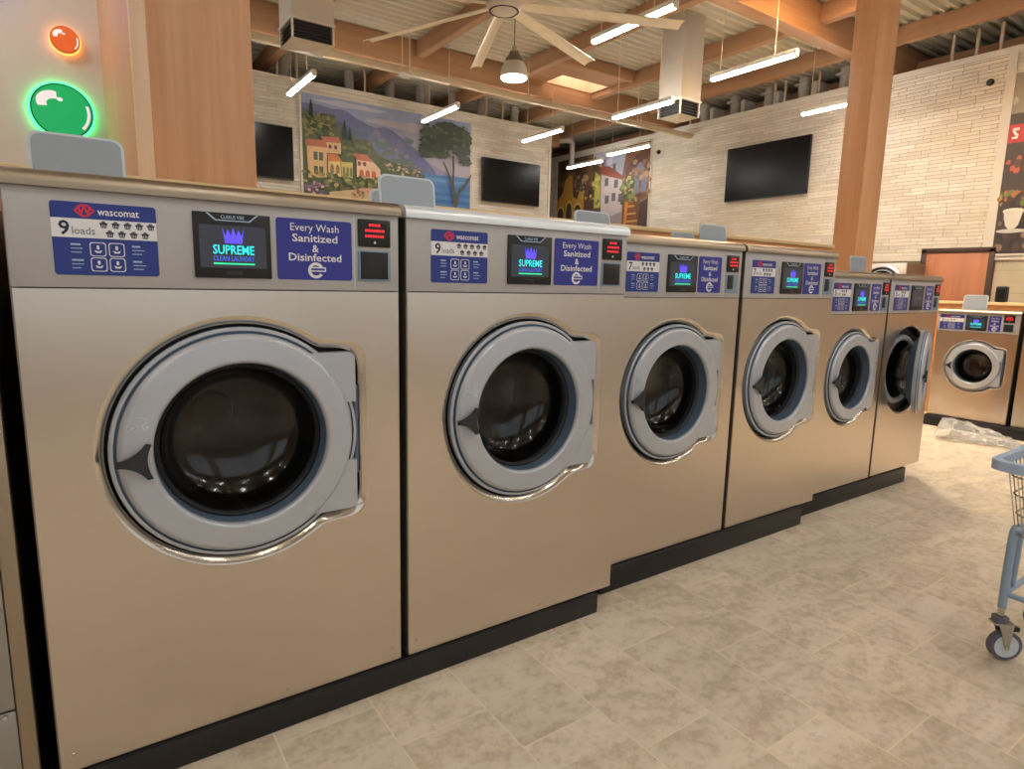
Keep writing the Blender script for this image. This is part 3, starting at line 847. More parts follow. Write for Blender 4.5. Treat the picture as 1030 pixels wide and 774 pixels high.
# storefront behind the camera: sill, header and piers round four windows
mb = MB()
mb.box(-6, 12.6, -5.25, -5.1, 0, .55, 'frontwall'); mb.box(-6, 12.6, -5.25, -5.1, 3.3, 5.2, 'frontwall')
for x0, x1 in ((-6, -5.2), (-1.5, -.9), (3.0, 3.6), (7.5, 8.1), (12.0, 12.6)): mb.box(x0, x1, -5.25, -5.1, .55, 3.3, 'frontwall')
struct(mb.build('wall_front'))
for k, (x0, x1) in enumerate(((-5.2, -1.5), (-.9, 3.0), (3.6, 7.5), (8.1, 12.0))):
    mb = MB()
    mb.box(x0, x1, -5.20, -5.14, .55, .62, 'trim'); mb.box(x0, x1, -5.20, -5.14, 3.23, 3.3, 'trim')
    for x in (x0, (x0 + x1) / 2 - .035, x1 - .07): mb.box(x, x + .07, -5.20, -5.14, .62, 3.23, 'trim')
    mb.poly([(x0, -5.17, .6), (x1, -5.17, .6), (x1, -5.17, 3.25), (x0, -5.17, 3.25)], 'pane')
    struct(mb.build('window_%d' % (k + 1)))
# pale trims on the stone walls
wallbox('trim_1', XR - .03, XR + .01, -5.1, 3.385, 1.94, 1.99, 'trim'); wallbox('trim_6', XR - .03, XR + .01, 4.295, 14.5, 1.94, 1.99, 'trim')
wallbox('trim_2', XR - .02, XR + .02, -5.1, 14.5, ZW - .03, ZW + .05, 'trim')
wallbox('trim_3', -1.0, 8.34, YBK - .02, YBK + .2, ZW - .03, ZW + .02, 'trim')
wallbox('trim_4', 8.30, 8.36, YBK - .02, YBK + .2, 0, ZW, 'trim')
wallbox('trim_5', XR - .025, XR + .01, 3.44, 3.54, 1.99, ZW, 'trim')
wallbox('baseboard_right', XR - .02, XR + .01, -5.1, 14.5, 0, .1, 'trim')

# brown door in the right wall
mb = MB()
mb.box(XR - .045, XR + .02, 3.385, 3.455, 0, 2.10, 'doorframe', .006); mb.box(XR - .045, XR + .02, 4.225, 4.295, 0, 2.10, 'doorframe', .006)
mb.box(XR - .045, XR + .02, 3.385, 4.295, 2.045, 2.115, 'doorframe', .006)
df = struct(mb.build('door_1'))
mb = MB(); mb.box(XR - .03, XR + .015, 3.455, 4.225, .01, 2.045, 'doorwood', .003); mb.build('door_panel', df)
for z in (.3, 1.65):
    mb = MB(); mb.cyl((XR - .045, 4.225, z - .06), (XR - .045, 4.225, z + .06), .014, 'chrome', 10); mb.build('hinge', df)
mb = MB(); mb.cyl((XR - .03, 3.53, 1.0), (XR - .09, 3.53, 1.0), .012, 'chrome', 10); mb.cyl((XR - .09, 3.53, 1.0), (XR - .09, 3.65, 1.0), .011, 'chrome', 10); mb.build('door_handle', df)

# laminate bulkhead behind the row, and the timber columns
mb = MB(); mb.box(-2.2, 5.47, 3.00, 3.20, 0, 1.845, 'bulk'); bk = tag(mb.build('bulkhead'), 'long orange wood bulkhead with pale top edge behind the washers', 'partition')
mb = MB(); mb.box(-2.22, 5.485, 2.985, 3.215, 1.845, 1.872, 'captop', .004); mb.build('cap', bk)
mb = MB(); mb.box(6.05, 6.40, 3.10, 3.325, 0, 5.12, 'wood', .004); struct(mb.build('column'))
mb = MB(); mb.box(.285, .762, 3.25, 5.5, 0, 5.12, 'wood2', .003); pier = struct(mb.build('column'))
mb = MB(); mb.box(.278, .338, 3.238, 3.30, 0, 5.12, 'woodtrim', .003); mb.build('corner_trim', pier)
# bulkhead behind the low washers
mb = MB(); mb.box(8.74, 8.96, .2, 3.5, 0, 1.355, 'bulk'); bk = tag(mb.build('bulkhead'), 'wood-topped counter behind the low washers, in front of the brown door', 'counter')
mb = MB(); mb.box(8.72, 8.98, .18, 3.52, 1.355, 1.39, 'captop', .004); mb.build('cap', bk)

# ceiling timbers
def beam(x0, x1, y0, y1, z0, z1, mat):
    mb = MB(); mb.box(x0, x1, y0, y1, z0, z1, mat, .004); return struct(mb.build('ceiling_beam'))
beam(-6, 12.5, 9.30, 9.50, 4.72, 5.105, 'beam')
beam(-6, 12.5, 4.92, 5.12, 4.70, 5.105, 'beam')
beam(-6, 12.5, .40, .62, 4.70, 5.105, 'beam')
for x in (-2.54, -.76, 1.02, 2.80, 4.58, 6.36, 8.14, 9.62):
    for y0, y1 in ((-5, .40), (.62, 4.92), (5.12, 9.30), (9.5, 14.4)):
        beam(x, x + .13, y0, y1, 4.88, 5.105, 'beamy')
beam(10.85, 11.0, -5, 14.4, 4.62, 4.95, 'beamy')
beam(-1, 9.5, 11.9, 12.05, 4.62, 4.9, 'beam')
# skylight: header, well and frosted pane
mb = MB()
mb.box(6.49, 8.14, 8.20, 8.32, 4.93, 5.10, 'beam', .003)
mb.box(6.49, 8.14, 8.32, 8.80, 4.97, 5.02, 'beam')
mb.box(6.49, 7.05, 8.80, 9.30, 4.97, 5.02, 'beam')
sk = struct(mb.build('skylight'))
mb = MB()
for a in ((7.03, 7.05, 8.80, 9.28), (8.10, 8.12, 8.80, 9.28), (7.03, 8.12, 8.78, 8.80), (7.03, 8.12, 9.28, 9.30)): mb.box(a[0], a[1], a[2], a[3], 4.98, 5.40, 'woodtrim')
mb.build('well', sk)
mb = MB(); mb.box(7.05, 8.10, 8.80, 9.28, 5.38, 5.40, 'skyl'); mb.build('pane', sk)
mb = MB()
for a in ((6.60, 6.62, 3.40, 4.15), (7.62, 7.64, 3.40, 4.15), (6.60, 7.64, 3.38, 3.40), (6.60, 7.64, 4.15, 4.17)): mb.box(a[0], a[1], a[2], a[3], 5.08, 5.45, 'captop')
sk = struct(mb.build('skylight'))
mb = MB(); mb.box(6.62, 7.62, 3.40, 4.15, 5.43, 5.45, 'skyl2'); mb.build('pane', sk)
# cream pipe under the far girder
mb = MB(); mb.box(-1.0, 10.29, 8.70, 8.78, 4.395, 4.485, 'pipe', .01)
pp = tag(mb.build('conduit_rail'), 'long cream rail hung under the far ceiling girder', 'rail')
for x in (1.8, 4.2, 6.3, 8.8):
    mb = MB(); mb.cyl((x, 8.74, 4.47), (x, 8.74, 5.12), .008, 'rod', 8); mb.cyl((x - .03, 8.74, 4.495), (x + .03, 8.74, 4.495), .02, 'pipe', 10); mb.build('hanger', pp)

# grey posts standing in the gap over the walls
for x in (1.9, 3.14, 4.26, 5.03, 5.65, 6.35, 7.0, 7.8):
    mb = MB(); mb.cyl((x, 11.3, 0), (x, 11.3, 5.1), .085, 'greypost', 20); mb.box(x - .1, x + .1, 11.2, 11.4, 4.55, 4.6, 'greypost', .004); struct(mb.build('wall_post'))
for x in (2.97, 3.28, 4.45, 5.7, 6.96, 7.35):
    mb = MB(); mb.cyl((x, 11.05, 0), (x, 11.05, 5.1), .022, 'rod', 10); struct(mb.build('wall_stud'))
for y in (8.76, 8.05, 7.32, 6.66, 5.93, 5.35):
    mb = MB(); mb.cyl((10.72, y, 0), (10.72, y, 5.1), .10, 'greypost', 20); mb.box(10.6, 10.84, y - .12, y + .12, 4.98, 5.02, 'greypost', .004); struct(mb.build('wall_post'))
for y in (9.0, 7.12, 6.92, 6.3, 5.10, 5.01, 4.33, 4.03, 3.75):
    mb = MB(); mb.cyl((10.56, y, 0), (10.56, y, 5.1), .022, 'rod', 10); struct(mb.build('wall_stud'))
for y in (9.4, 8.4, 7.7, 7.0, 6.3, 5.6):
    beam(10.5, 12.4, y, y + .08, 4.72, 4.95, 'greypost')
# vent pipe elbow over the far mural
mb = MB()
path = [(9.3, 12.6, 4.84), (9.6, 12.4, 4.85)] + [(9.85 + .12 * math.sin(a), 12.0, 4.73 + .12 * math.cos(a)) for a in [PI / 2 * i / 6 for i in range(7)]] + [(9.97, 12.0, 4.3)]
mb.tube(path, .06, 'greypost', 12)
tag(mb.build('vent_pipe'), 'grey bent vent pipe above the village street mural', 'pipe')

# ------------------------------------------------------------------ lights
def tube_light(cx, cy, label, group, z=4.10, h=.575):
    t = thing('tube_light', label, 'ceiling light', (cx, cy, z), 0, group)
    mb = MB(); mb.box(-.031, .031, -h, h, .004, .055, 'whitemetal', .006)
    for y in (-h, h): mb.box(-.033, .033, y - .012, y + .012, -.028, .055, 'whitemetal', .004)
    mb.build('housing', t)
    mb = MB(); mb.box(-.030, .030, -h + .012, h - .012, -.026, .006, 'tube', .010); mb.build('diffuser', t)
    for y in (-.30, .45):
        mb = MB(); mb.cyl((0, y, .05), (0, y, 5.12 - z), .006, 'rod', 8); mb.build('hanger_rod', t)
    return t
tg = 'pendant tube lights'
for cx, cy, lb in (
    (4.85, 4.97, 'large tube light just behind a fan blade, at the top of the frame'),
    (6.87, 4.98, 'bright tube light hanging between white duct and timber column'),
    (9.22, 5.16, 'tube light partly hidden by the timber column, over the stone wall'),
    (6.385, 6.28, 'tube light in front of the white square duct, below the skylight'),
    (2.76, 9.13, 'leftmost tube light, above the left television'),
    (4.96, 9.25, 'tube light hanging in front of the coastal mural tree'),
    (7.07, 9.36, 'tube light above the middle television'),
    (9.42, 10.9, 'lower left of two tube lights before the village street mural'),
    (9.10, 9.25, 'upper right of two tube lights before the village street mural')):
    tube_light(cx, cy, lb, tg, *((3.80, .53) if 'square duct, below' in lb else (4.10, .575)))
ex = 'tube lights over the nearer aisle'
for cx in (-3.4, -1.3, .75, 2.8, 4.95, 6.9, 9.1):
    for cy in (.3, -2.2):
        if cx > 9 and cy > 0: cy = -.3
        tube_light(cx, cy, 'white tube light over the aisle on the camera side', ex)
for cx, cy in ((.75, 9.2), (-.8, 4.3), (-2.0, 4.4), (-3.4, 4.4), (.75, 7.0), (2.76, 7.0)):  # unseen tubes added to brighten the grey sign wall and pier side
    if cx == 2.76: continue
    tube_light(cx, cy, 'unseen tube light added to brighten the area beyond the wood pier', ex)

# pendant dome lamp
t = thing('pendant_lamp', 'dome pendant lamp with grey cap and glowing underside below the fan', 'lamp', (5.0, 7.27, 4.15))
mb = MB(); mb.lathe([(.06, .34), (.075, .30), (.115, .255), (.13, .20)], 'lampcap', 'z', n=32); mb.cyl((0, 0, .33), (0, 0, .40), .03, 'lampcap', 16); mb.build('cap', t)
mb = MB(); mb.lathe([(.13, .205), (.165, .14), (.178, .07), (.175, .02), (.165, .02)], 'lampdome', 'z', n=32); mb.build('shade', t)
mb = MB(); mb.lathe([(0, -.02), (.10, -.015), (.165, .005), (.172, .03)], 'lamp', 'z', n=32); mb.build('diffuser', t)
mb = MB(); mb.cyl((0, 0, .39), (0, 0, .96), .006, 'black', 8); mb.build('cord', t)

# big ceiling fan
FZ = 3.88
fc = onfan = (3.285, 4.95)
t = thing('ceiling_fan', 'large cream ceiling fan with long narrow blades at the top of the frame', 'fan', (fc[0], fc[1], FZ))
mb = MB(); mb.lathe([(0, -.06), (.10, -.055), (.115, -.045)], 'whitemetal', 'z', n=40); mb.lathe([(.115, -.048), (.125, -.052), (.133, -.045), (.15, -.02), (.16, .02), (.15, .07), (.10, .11), (.06, .13), (0, .13)], 'lampcap', 'z', n=40, mats=['black', 'black', 'whitemetal', 'whitemetal', 'whitemetal', 'whitemetal', 'whitemetal', 'whitemetal']); mb.build('motor_hub', t)
mb = MB(); mb.cyl((0, 0, .12), (0, 0, 1.22), .022, 'whitemetal', 12); mb.build('downrod', t)
for k in range(8):
    a = math.radians(-23 + 45 * k)
    T = Matrix.Rotation(a, 4, 'Z') @ Matrix.Translation((0, 0, .01)) @ Matrix.Rotation(math.radians(-14), 4, 'X')
    mb = MB(); loops = []
    for x, wd in ((.12, .09), (.3, .11), (1.0, .125), (1.66, .13), (1.68, .13)):
        pr = []
        for i in range(9):
            u = -1 + 2 * i / 8; pr.append((x, u * wd / 2, .016 * (1 - u * u)))
        for i in range(8, -1, -1):
            u = -1 + 2 * i / 8; pr.append((x, u * wd / 2, .016 * (1 - u * u) - .006))
        loops.append([tuple(T @ Vector(p)) for p in pr])
    mb.strip(loops, 'fan'); mb.poly(loops[0], 'fan'); mb.poly(loops[-1], 'ductdark')
    mb.build('blade', t)

# square drop ducts with diffusers
def duct(x, y, z, w, label):
    t = thing('vent_duct', label, 'duct', (x, y, z), 0, 'square drop ducts')
    mb = MB(); mb.box(0, w, 0, w, .22, 5.105 - z, 'duct', .003); mb.box(-.012, w + .012, -.012, w + .012, .20, .225, 'whitemetal', .003); mb.build('duct_shaft', t)
    mb = MB(); mb.box(.03, w - .03, .03, w - .03, .02, .21, 'ductdark')
    for k in range(5):
        zz = .045 + k * .036
        for T in (Matrix.Identity(4), Matrix.Translation((w, 0, 0)) @ Matrix.Rotation(PI / 2, 4, 'Z'), Matrix.Translation((w, w, 0)) @ Matrix.Rotation(PI, 4, 'Z'), Matrix.Translation((0, w, 0)) @ Matrix.Rotation(-PI / 2, 4, 'Z')):
            q = [(.0, 0, zz), (w, 0, zz), (w, .03, zz + .016), (0, .03, zz + .016)]
            mb.poly([tuple(T @ Vector(p)) for p in q], 'louver')
    for a in (0, w - .02):
        for b in (0, w - .02): mb.box(a, a + .02, b, b + .02, .01, .21, 'whitemetal')
    mb.build('louver_ring', t)
    mb = MB(); c = [(0, 0, .012), (w, 0, .012), (w, w, .012), (0, w, .012)]
    for i in range(4): mb.poly([c[i], c[(i + 1) % 4], (w / 2, w / 2, -.03)], 'duct')
    mb.poly(c, 'duct'); mb.build('bottom_plate', t)
duct(2.10, 7.20, 4.00, .46, 'white square duct with louvred diffuser above the left television')
duct(6.90, 6.07, 3.79, .40, 'large white square duct hanging near the skylight')

# small white fitting hung at the rail
t = thing('ceiling_sensor', 'small round white fitting hanging below the cream rail on two rods', 'ceiling fitting', (4.08, 8.62, 4.34))
mb = MB(); mb.lathe([(0, -.02), (.07, -.018), (.09, 0), (.085, .03), (0, .04)], 'lampdome', 'z', n=24); mb.build('body', t)
for x in (-.05, .06):
    mb = MB(); mb.cyl((x, 0, .03), (x, 0, .74), .009, 'rod', 8); mb.build('hanger_rod', t)

# ------------------------------------------------------------------ on the walls
def tv(name, label, f, w, h):
    """f(u, v, dep): u right, v up, dep towards the viewer"""
    t = thing('mounted_television', label, 'television', f(0, 0, 0), 0, 'black wall televisions'); o = t.location
    g = lambda u, v, dd: tuple(Vector(f(u, v, dd)) - o)
    mb = MB(); mb.prism(rrect(-w / 2, w / 2, -h / 2, h / 2, .008, 3), .045, .085, 'tvb', g); mb.build('bezel', t)
    mb = MB(); mb.flat([(-w / 2 + .012, -h / 2 + .02), (w / 2 - .012, -h / 2 + .02), (w / 2 - .012, h / 2 - .012), (-w / 2 + .012, h / 2 - .012)], 'tv', .0865, g); mb.build('screen', t)
    mb = MB(); mb.prism([(-.25, -.2), (.25, -.2), (.25, .2), (-.25, .2)], .002, .05, 'black', g); mb.build('wall_bracket', t)
fb = lambda x, z: (lambda u, v, d: (x + u, YBK - d, z + v))
fr = lambda y, z: (lambda u, v, d: (XR - d, y - u, z + v))
tv('television', 'television at left, half hidden by the wood pier, left of the coastal mural', fb(2.38, 3.46), 1.39, .815)
tv('television', 'television right of the coastal mural, near the end of the back wall', fb(7.34, 3.47), 1.38, .82)
tv('television', 'large television alone on the right stone wall', fr(6.965, 3.56), 1.63, .95)

def mp(name, rgb):
    if name not in M: M[name] = plain(name, rgb, 0.5, 0, 0.10, 9)
    return name
def mural(label, f, w, h, layers, group='wall murals'):
    t = thing('mural', label, 'mural', f(0, 0, 0), 0, group); o = t.location
    g = lambda u, v, d: tuple(Vector(f(u * w, v * h, d)) - o)
    mb = MB(); mb.prism([(0, 0), (1, 0), (1, 1), (0, 1)], .002, .018, mp('canvas_edge', (120, 110, 100)), g)
    for k, (pts, rgb) in enumerate(layers):
        mb.flat(pts, mp('mural_%d_%d_%d' % rgb, rgb), .0185 + k * .00012, g)
    mb.build('canvas', t)
    mb = MB()
    for a in (((-.012, -.02), (0, -.02), (0, 1.02), (-.012, 1.02)), ((1, -.02), (1.012, -.02), (1.012, 1.02), (1, 1.02)), ((-.012, -.02), (1.012, -.02), (1.012, 0), (-.012, 0)), ((-.012, 1), (1.012, 1), (1.012, 1.012), (-.012, 1.012))):
        mb.prism(a, .002, .03, 'trim', g)
    mb.build('frame', t)
def blob(cx, cz, rx, rz, seed, n=18, rough=.3):
    random.seed(seed)
    return [(cx + rx * math.cos(2 * PI * i / n) * random.uniform(1 - rough, 1 + rough * .4), cz + rz * math.sin(2 * PI * i / n) * random.uniform(1 - rough, 1 + rough * .4)) for i in range(n)]
def rect(x0, x1, z0, z1): return [(x0, z0), (x1, z0), (x1, z1), (x0, z1)]
def arch(x0, x1, z0, z1, n=6):
    c = (x0 + x1) / 2; r = (x1 - x0) / 2; k = (z1 - z0) * .4
    return [(x0, z0), (x1, z0)] + [(c + r * math.cos(PI * i / n), z1 - k + k * math.sin(PI * i / n)) for i in range(n + 1)]
def dabs(layers, x0, x1, z0, z1, cols, n, s, seed):
    random.seed(seed)
    pts = [(random.uniform(x0, x1), random.uniform(z0, z1), random.choice(cols), random.uniform(.5, 1.2) * s) for _ in range(n)]
    for i, (x, z, c, q) in enumerate(pts):
        layers.append((blob(x, z, q, q * 1.5, seed * 100 + i, 8, .35), c))

# coastal village mural on the back wall
Ls = []
for k in range(8):
    v0, v1 = k / 8, (k + 1) / 8; q = k / 7
    Ls.append((rect(0, 1, v0, v1), tuple(int(a + (b - a) * q) for a, b in zip((206, 186, 186), (150, 160, 190)))))
Ls.append((blob(.62, .84, .3, .05, 61, 24, .4), (188, 182, 192)))
Ls.append((blob(.25, .95, .2, .03, 62, 24, .4), (186, 186, 200)))
Ls.append(([(.55, .38), (.70, .52), (.78, .44), (.84, .40), (.99, .36), (.99, .33), (.5, .33)], (150, 146, 180)))
Ls.append(([(0, .3), (0, .90), (.06, .91), (.10, .905), (.16, .888), (.2, .90), (.24, .89), (.30, .83), (.36, .79), (.40, .773), (.45, .795), (.50, .775), (.55, .714), (.617, .647), (.70, .518), (.763, .413), (.77, .3)], (112, 118, 158)))
Ls.append(([(.0, .3), (.0, .86), (.07, .84), (.13, .80), (.22, .76), (.28, .72), (.33, .66), (.38, .60), (.5, .56), (.58, .48), (.66, .40), (.7, .3)], (96, 108, 130)))
Ls.append(([(.36, .3), (.37, .62), (.42, .68), (.47, .66), (.52, .60), (.58, .52), (.65, .43), (.70, .37), (.7, .3)], (106, 124, 122)))
dabs(Ls, .34, .60, .50, .72, [(122, 124, 166), (96, 110, 140), (136, 132, 160), (108, 122, 120)], 40, .022, 5)
Ls.append(([(.64, .366), (1, .374), (1, .0), (.60, .0)], (84, 132, 186)))
for k, (z, c) in enumerate(((.33, (104, 150, 196)), (.26, (72, 124, 184)), (.18, (60, 116, 178)), (.10, (54, 112, 176)))):
    Ls.append((rect(.64, 1, z - .04, z), c))
Ls.append(([(.0, .0), (.0, .84), (.03, .80), (.06, .78), (.11, .83), (.16, .83), (.19, .70), (.24, .62), (.30, .64), (.36, .62), (.42, .48), (.55, .42), (.70, .34), (.66, .22), (.66, .0)], (92, 102, 72)))
dabs(Ls, .01, .17, .58, .82, [(66, 78, 54), (84, 98, 62), (120, 118, 74), (56, 66, 50), (138, 130, 84)], 60, .02, 9)
dabs(Ls, .20, .36, .44, .62, [(74, 86, 58), (96, 106, 66), (140, 128, 74), (110, 116, 78)], 50, .018, 11)
for c in (((.048, .96), (.036, .78), (.060, .78)), ((.224, .81), (.208, .60), (.236, .60)), ((.252, .74), (.241, .60), (.264, .60))):
    Ls.append(([(c[0][0], c[0][1]), (c[1][0] + .003, (c[0][1] + c[1][1]) / 2), c[1], c[2], (c[2][0] - .003, (c[0][1] + c[1][1]) / 2)], (44, 60, 48)))
dabs(Ls, .43, .66, .32, .44, [(196, 176, 160), (170, 150, 140), (120, 126, 110), (206, 190, 176), (150, 120, 104)], 46, .010, 13)
Ls.append(([(.091, .599), (.189, .615), (.203, .555), (.114, .549)], (186, 112, 86)))
Ls.append(([(.121, .552), (.201, .556), (.2, .45), (.125, .445)], (212, 178, 138)))
for x in (.142, .172): Ls.append((blob(x, .51, .009, .022, int(x * 900), 12, .05), (116, 60, 44)))
Ls.append(([(.013, .554), (.121, .567), (.128, .489), (.016, .492)], (186, 114, 88)))
Ls.append(([(.02, .489), (.126, .494), (.122, .20), (.025, .175)], (216, 178, 132)))
for z in (.40, .26):
    Ls.append((rect(.052, .106, z - .05, z + .05), (226, 196, 142)))
    for x in (.054, .082): Ls.append((rect(x, x + .022, z - .042, z + .042), (92, 98, 84)))
Ls.append(([(.13, .37), (.195, .38), (.2, .22), (.129, .215)], (222, 196, 132)))
for x in (.14, .17): Ls.append((arch(x, x + .02, .25, .34), (140, 124, 92)))
Ls.append(([(.128, .44), (.181, .442), (.204, .375), (.128, .362)], (206, 124, 74)))
Ls.append(([(.199, .37), (.263, .38), (.262, .22), (.204, .22)], (206, 190, 110)))
for x in (.208, .228, .247): Ls.append((arch(x, x + .013, .235, .33), (122, 124, 78)))
Ls.append(([(.285, .43), (.372, .43), (.42, .345), (.42, .24), (.285, .24)], (226, 190, 160)))
Ls.append(([(.262, .475), (.343, .48), (.382, .41), (.29, .416)], (196, 116, 88)))
for x in (.30, .33): Ls.append((blob(x, .38, .01, .025, int(x * 700), 12, .05), (132, 84, 70)))
for x in (.30, .335, .37): Ls.append((arch(x, x + .024, .25, .32), (186, 100, 60)))
dabs(Ls, .0, .40, .08, .24, [(106, 112, 62), (140, 138, 76), (84, 96, 60), (176, 160, 104), (124, 130, 84)], 70, .016, 17)
Ls.append(([(.133, .055), (.267, .104), (.42, .15), (.50, .05), (.40, .0), (.12, .0)], (206, 178, 136)))
dabs(Ls, .01, .13, .02, .13, [(132, 104, 138), (176, 130, 150), (206, 168, 160), (98, 92, 110)], 34, .012, 19)
dabs(Ls, .26, .48, .01, .13, [(196, 136, 116), (214, 170, 140), (150, 104, 84), (130, 126, 78)], 44, .012, 21)
Ls.append(([(.885, .0), (.905, .0), (.885, .15), (.872, .30), (.845, .42), (.815, .52), (.806, .51), (.835, .41), (.860, .29), (.874, .15)], (88, 84, 72)))
Ls.append(([(.895, .06), (.905, .04), (.88, .30), (.884, .45), (.882, .60), (.868, .60), (.872, .45), (.868, .30)], (78, 76, 64)))
Ls.append(([(.90, .06), (.91, .04), (.92, .18), (.975, .30), (1, .40), (1, .43), (.965, .32), (.91, .20)], (88, 82, 66)))
for i, (x, z, a, b) in enumerate(((.70, .60, .06, .06), (.72, .72, .07, .06), (.76, .83, .09, .07), (.84, .91, .08, .06), (.90, .86, .09, .08), (.96, .80, .05, .10), (.93, .68, .08, .09), (.84, .74, .10, .09), (.80, .60, .07, .05), (.96, .56, .05, .06), (.75, .66, .09, .06))):
    Ls.append((blob(x, z, a, b, 300 + i, 20, .35), [(66, 80, 66), (58, 72, 60), (78, 92, 70)][i % 3]))
dabs(Ls, .66, .99, .56, .94, [(84, 98, 72), (54, 68, 56), (94, 108, 78), (72, 84, 66)], 60, .014, 23)
mural('wide coastal village mural with hillside houses, tree and blue sea', lambda u, v, d: (3.24 + u, YBK - d, 2.85 + v), 3.17, 1.6, Ls)

# village street mural on the right wall
Ls = [(rect(0, 1, 0, 1), (96, 76, 62))]
Ls.append(([(.32, 1), (.77, 1), (.77, .62), (.6, .74), (.45, .80)], (164, 166, 186)))
dabs(Ls, .4, .75, .75, .98, [(180, 180, 196), (150, 154, 180), (192, 188, 196)], 14, .035, 31)
Ls.append(([(0, 1), (.42, 1), (.5, .8), (.47, .3), (0, .35)], (92, 70, 56)))
dabs(Ls, .02, .44, .5, .98, [(74, 56, 46), (110, 84, 66), (128, 96, 72), (64, 52, 48)], 50, .035, 33)
Ls.append(([(0, .0), (.0, .45), (.07, .55), (.10, .72), (.15, .79), (.19, .775), (.20, .50), (.25, .45), (.28, .57), (.33, .50), (.34, .0)], (204, 148, 70)))
for x0, x1, a in ((.015, .09, .36), (.12, .19, .42), (.22, .30, .38)):
    Ls.append((arch(x0 - .01, x1 + .01, .12, a + .03), (226, 190, 112))); Ls.append((arch(x0, x1, .12, a), (78, 66, 58)))
dabs(Ls, .22, .36, .45, .75, [(150, 132, 120), (188, 160, 110), (110, 92, 82), (206, 170, 90)], 26, .022, 35)
Ls.append(([(.45, .77), (.51, .70), (.52, .3), (.45, .3)], (176, 168, 84)))
dabs(Ls, .40, .54, .35, .75, [(140, 150, 76), (206, 190, 96), (112, 120, 70)], 26, .018, 37)
Ls.append(([(.52, .72), (.75, .63), (.76, .15), (.53, .15)], (186, 172, 170)))
Ls.append(([(.49, .82), (.60, .80), (.76, .64), (.755, .60), (.53, .71)], (138, 72, 52)))
Ls.append((rect(.52, .55, .80, .88), (150, 96, 74))); Ls.append((rect(.64, .67, .72, .82), (110, 80, 70)))
for x, z in ((.56, .56), (.66, .52), (.71, .34), (.57, .34), (.64, .36)): Ls.append((rect(x, x + .04, z, z + .10), (98, 92, 100)))
Ls.append(([(.54, .14), (.75, .22), (.78, .0), (.5, .0)], (150, 140, 140)))
Ls.append(([(.74, .66), (.78, 1), (1, 1), (1, .0), (.76, .0)], (124, 84, 62)))
Ls.append(([(.76, .70), (.86, .86), (1, .98), (1, .84), (.88, .74), (.78, .62)], (96, 60, 46)))
dabs(Ls, .82, 1.0, .3, .8, [(150, 110, 80), (100, 70, 56), (132, 128, 140), (176, 140, 104)], 36, .026, 39)
for x in (.86, .93): Ls.append((arch(x, x + .05, .42, .60), (120, 122, 142)))
dabs(Ls, .74, .89, .32, .62, [(92, 104, 62), (126, 138, 80), (176, 170, 104), (72, 84, 56)], 44, .02, 41)
for k in range(7): Ls.append((rect(.78 + k * .004, .92 - k * .008, .03 + k * .045, .055 + k * .045), (196, 150, 84) if k % 2 else (150, 92, 62)))
Ls.append(([(.775, .0), (.80, .0), (.815, .33), (.785, .33)], (206, 130, 58)))
Ls.append(([(.91, .0), (1, .0), (1, .34), (.93, .30)], (84, 66, 58)))
mural('old village street mural with lit arches, at the far end beyond the back wall', lambda u, v, d: (XR - d, 12.9 - u, 2.75 + v), 3.13, 1.78, Ls)

# coffee mural cut by the right edge
Ls = [(rect(0, 1, 0, 1), (74, 62, 60))]
Ls.append((rect(0, 1, .78, 1), (150, 140, 130)))
dabs(Ls, .0, .3, .80, 1.0, [(96, 120, 70), (180, 176, 160), (120, 140, 90)], 30, .018, 51)
Ls.append((rect(0, .4, .62, .72), (196, 60, 64)))
dabs(Ls, .0, .3, .45, .62, [(150, 48, 50), (180, 90, 70), (96, 70, 64)], 30, .02, 53)
dabs(Ls, .0, .3, .02, .34, [(120, 96, 84), (88, 72, 68), (150, 122, 104), (62, 54, 56)], 60, .016, 55)
dabs(Ls, .0, .2, .28, .38, [(110, 130, 60), (190, 110, 60), (176, 160, 80)], 20, .012, 57)
Ls.append((blob(.075, .24, .05, .016, 58, 20, .02), (226, 220, 206)))
Ls.append(([(.03, .24), (.12, .24), (.105, .16), (.085, .135), (.065, .135), (.045, .16)], (218, 212, 200)))
Ls.append((blob(.075, .128, .07, .012, 59, 20, .02), (206, 200, 190)))
Ls.append(([(.02, .70), (.05, .70), (.05, .685), (.03, .685), (.05, .66), (.045, .64), (.02, .64), (.02, .652), (.038, .652), (.02, .68)], (236, 232, 226)))
mural('food and coffee cup mural cut by the right edge of the frame', lambda u, v, d: (XR - d, 3.43 - u, 2.02 + v), 2.4, 2.3, Ls)

for y, z, lb in ((9.56, 4.27, 'small black dot fixture beside the village street mural'), (3.72, 4.28, 'small black dot fixture high on the right wall, above the brown door')):
    mb = MB(); mb.lathe([(.045, .0), (.045, -.02), (.03, -.045), (0, -.05)], 'black', 'x', (0, 0, 0), 18)
    o = mb.build('wall_sensor'); o.location = (XR, y, z); tag(o, lb, 'wall sensor', 'black wall sensors')

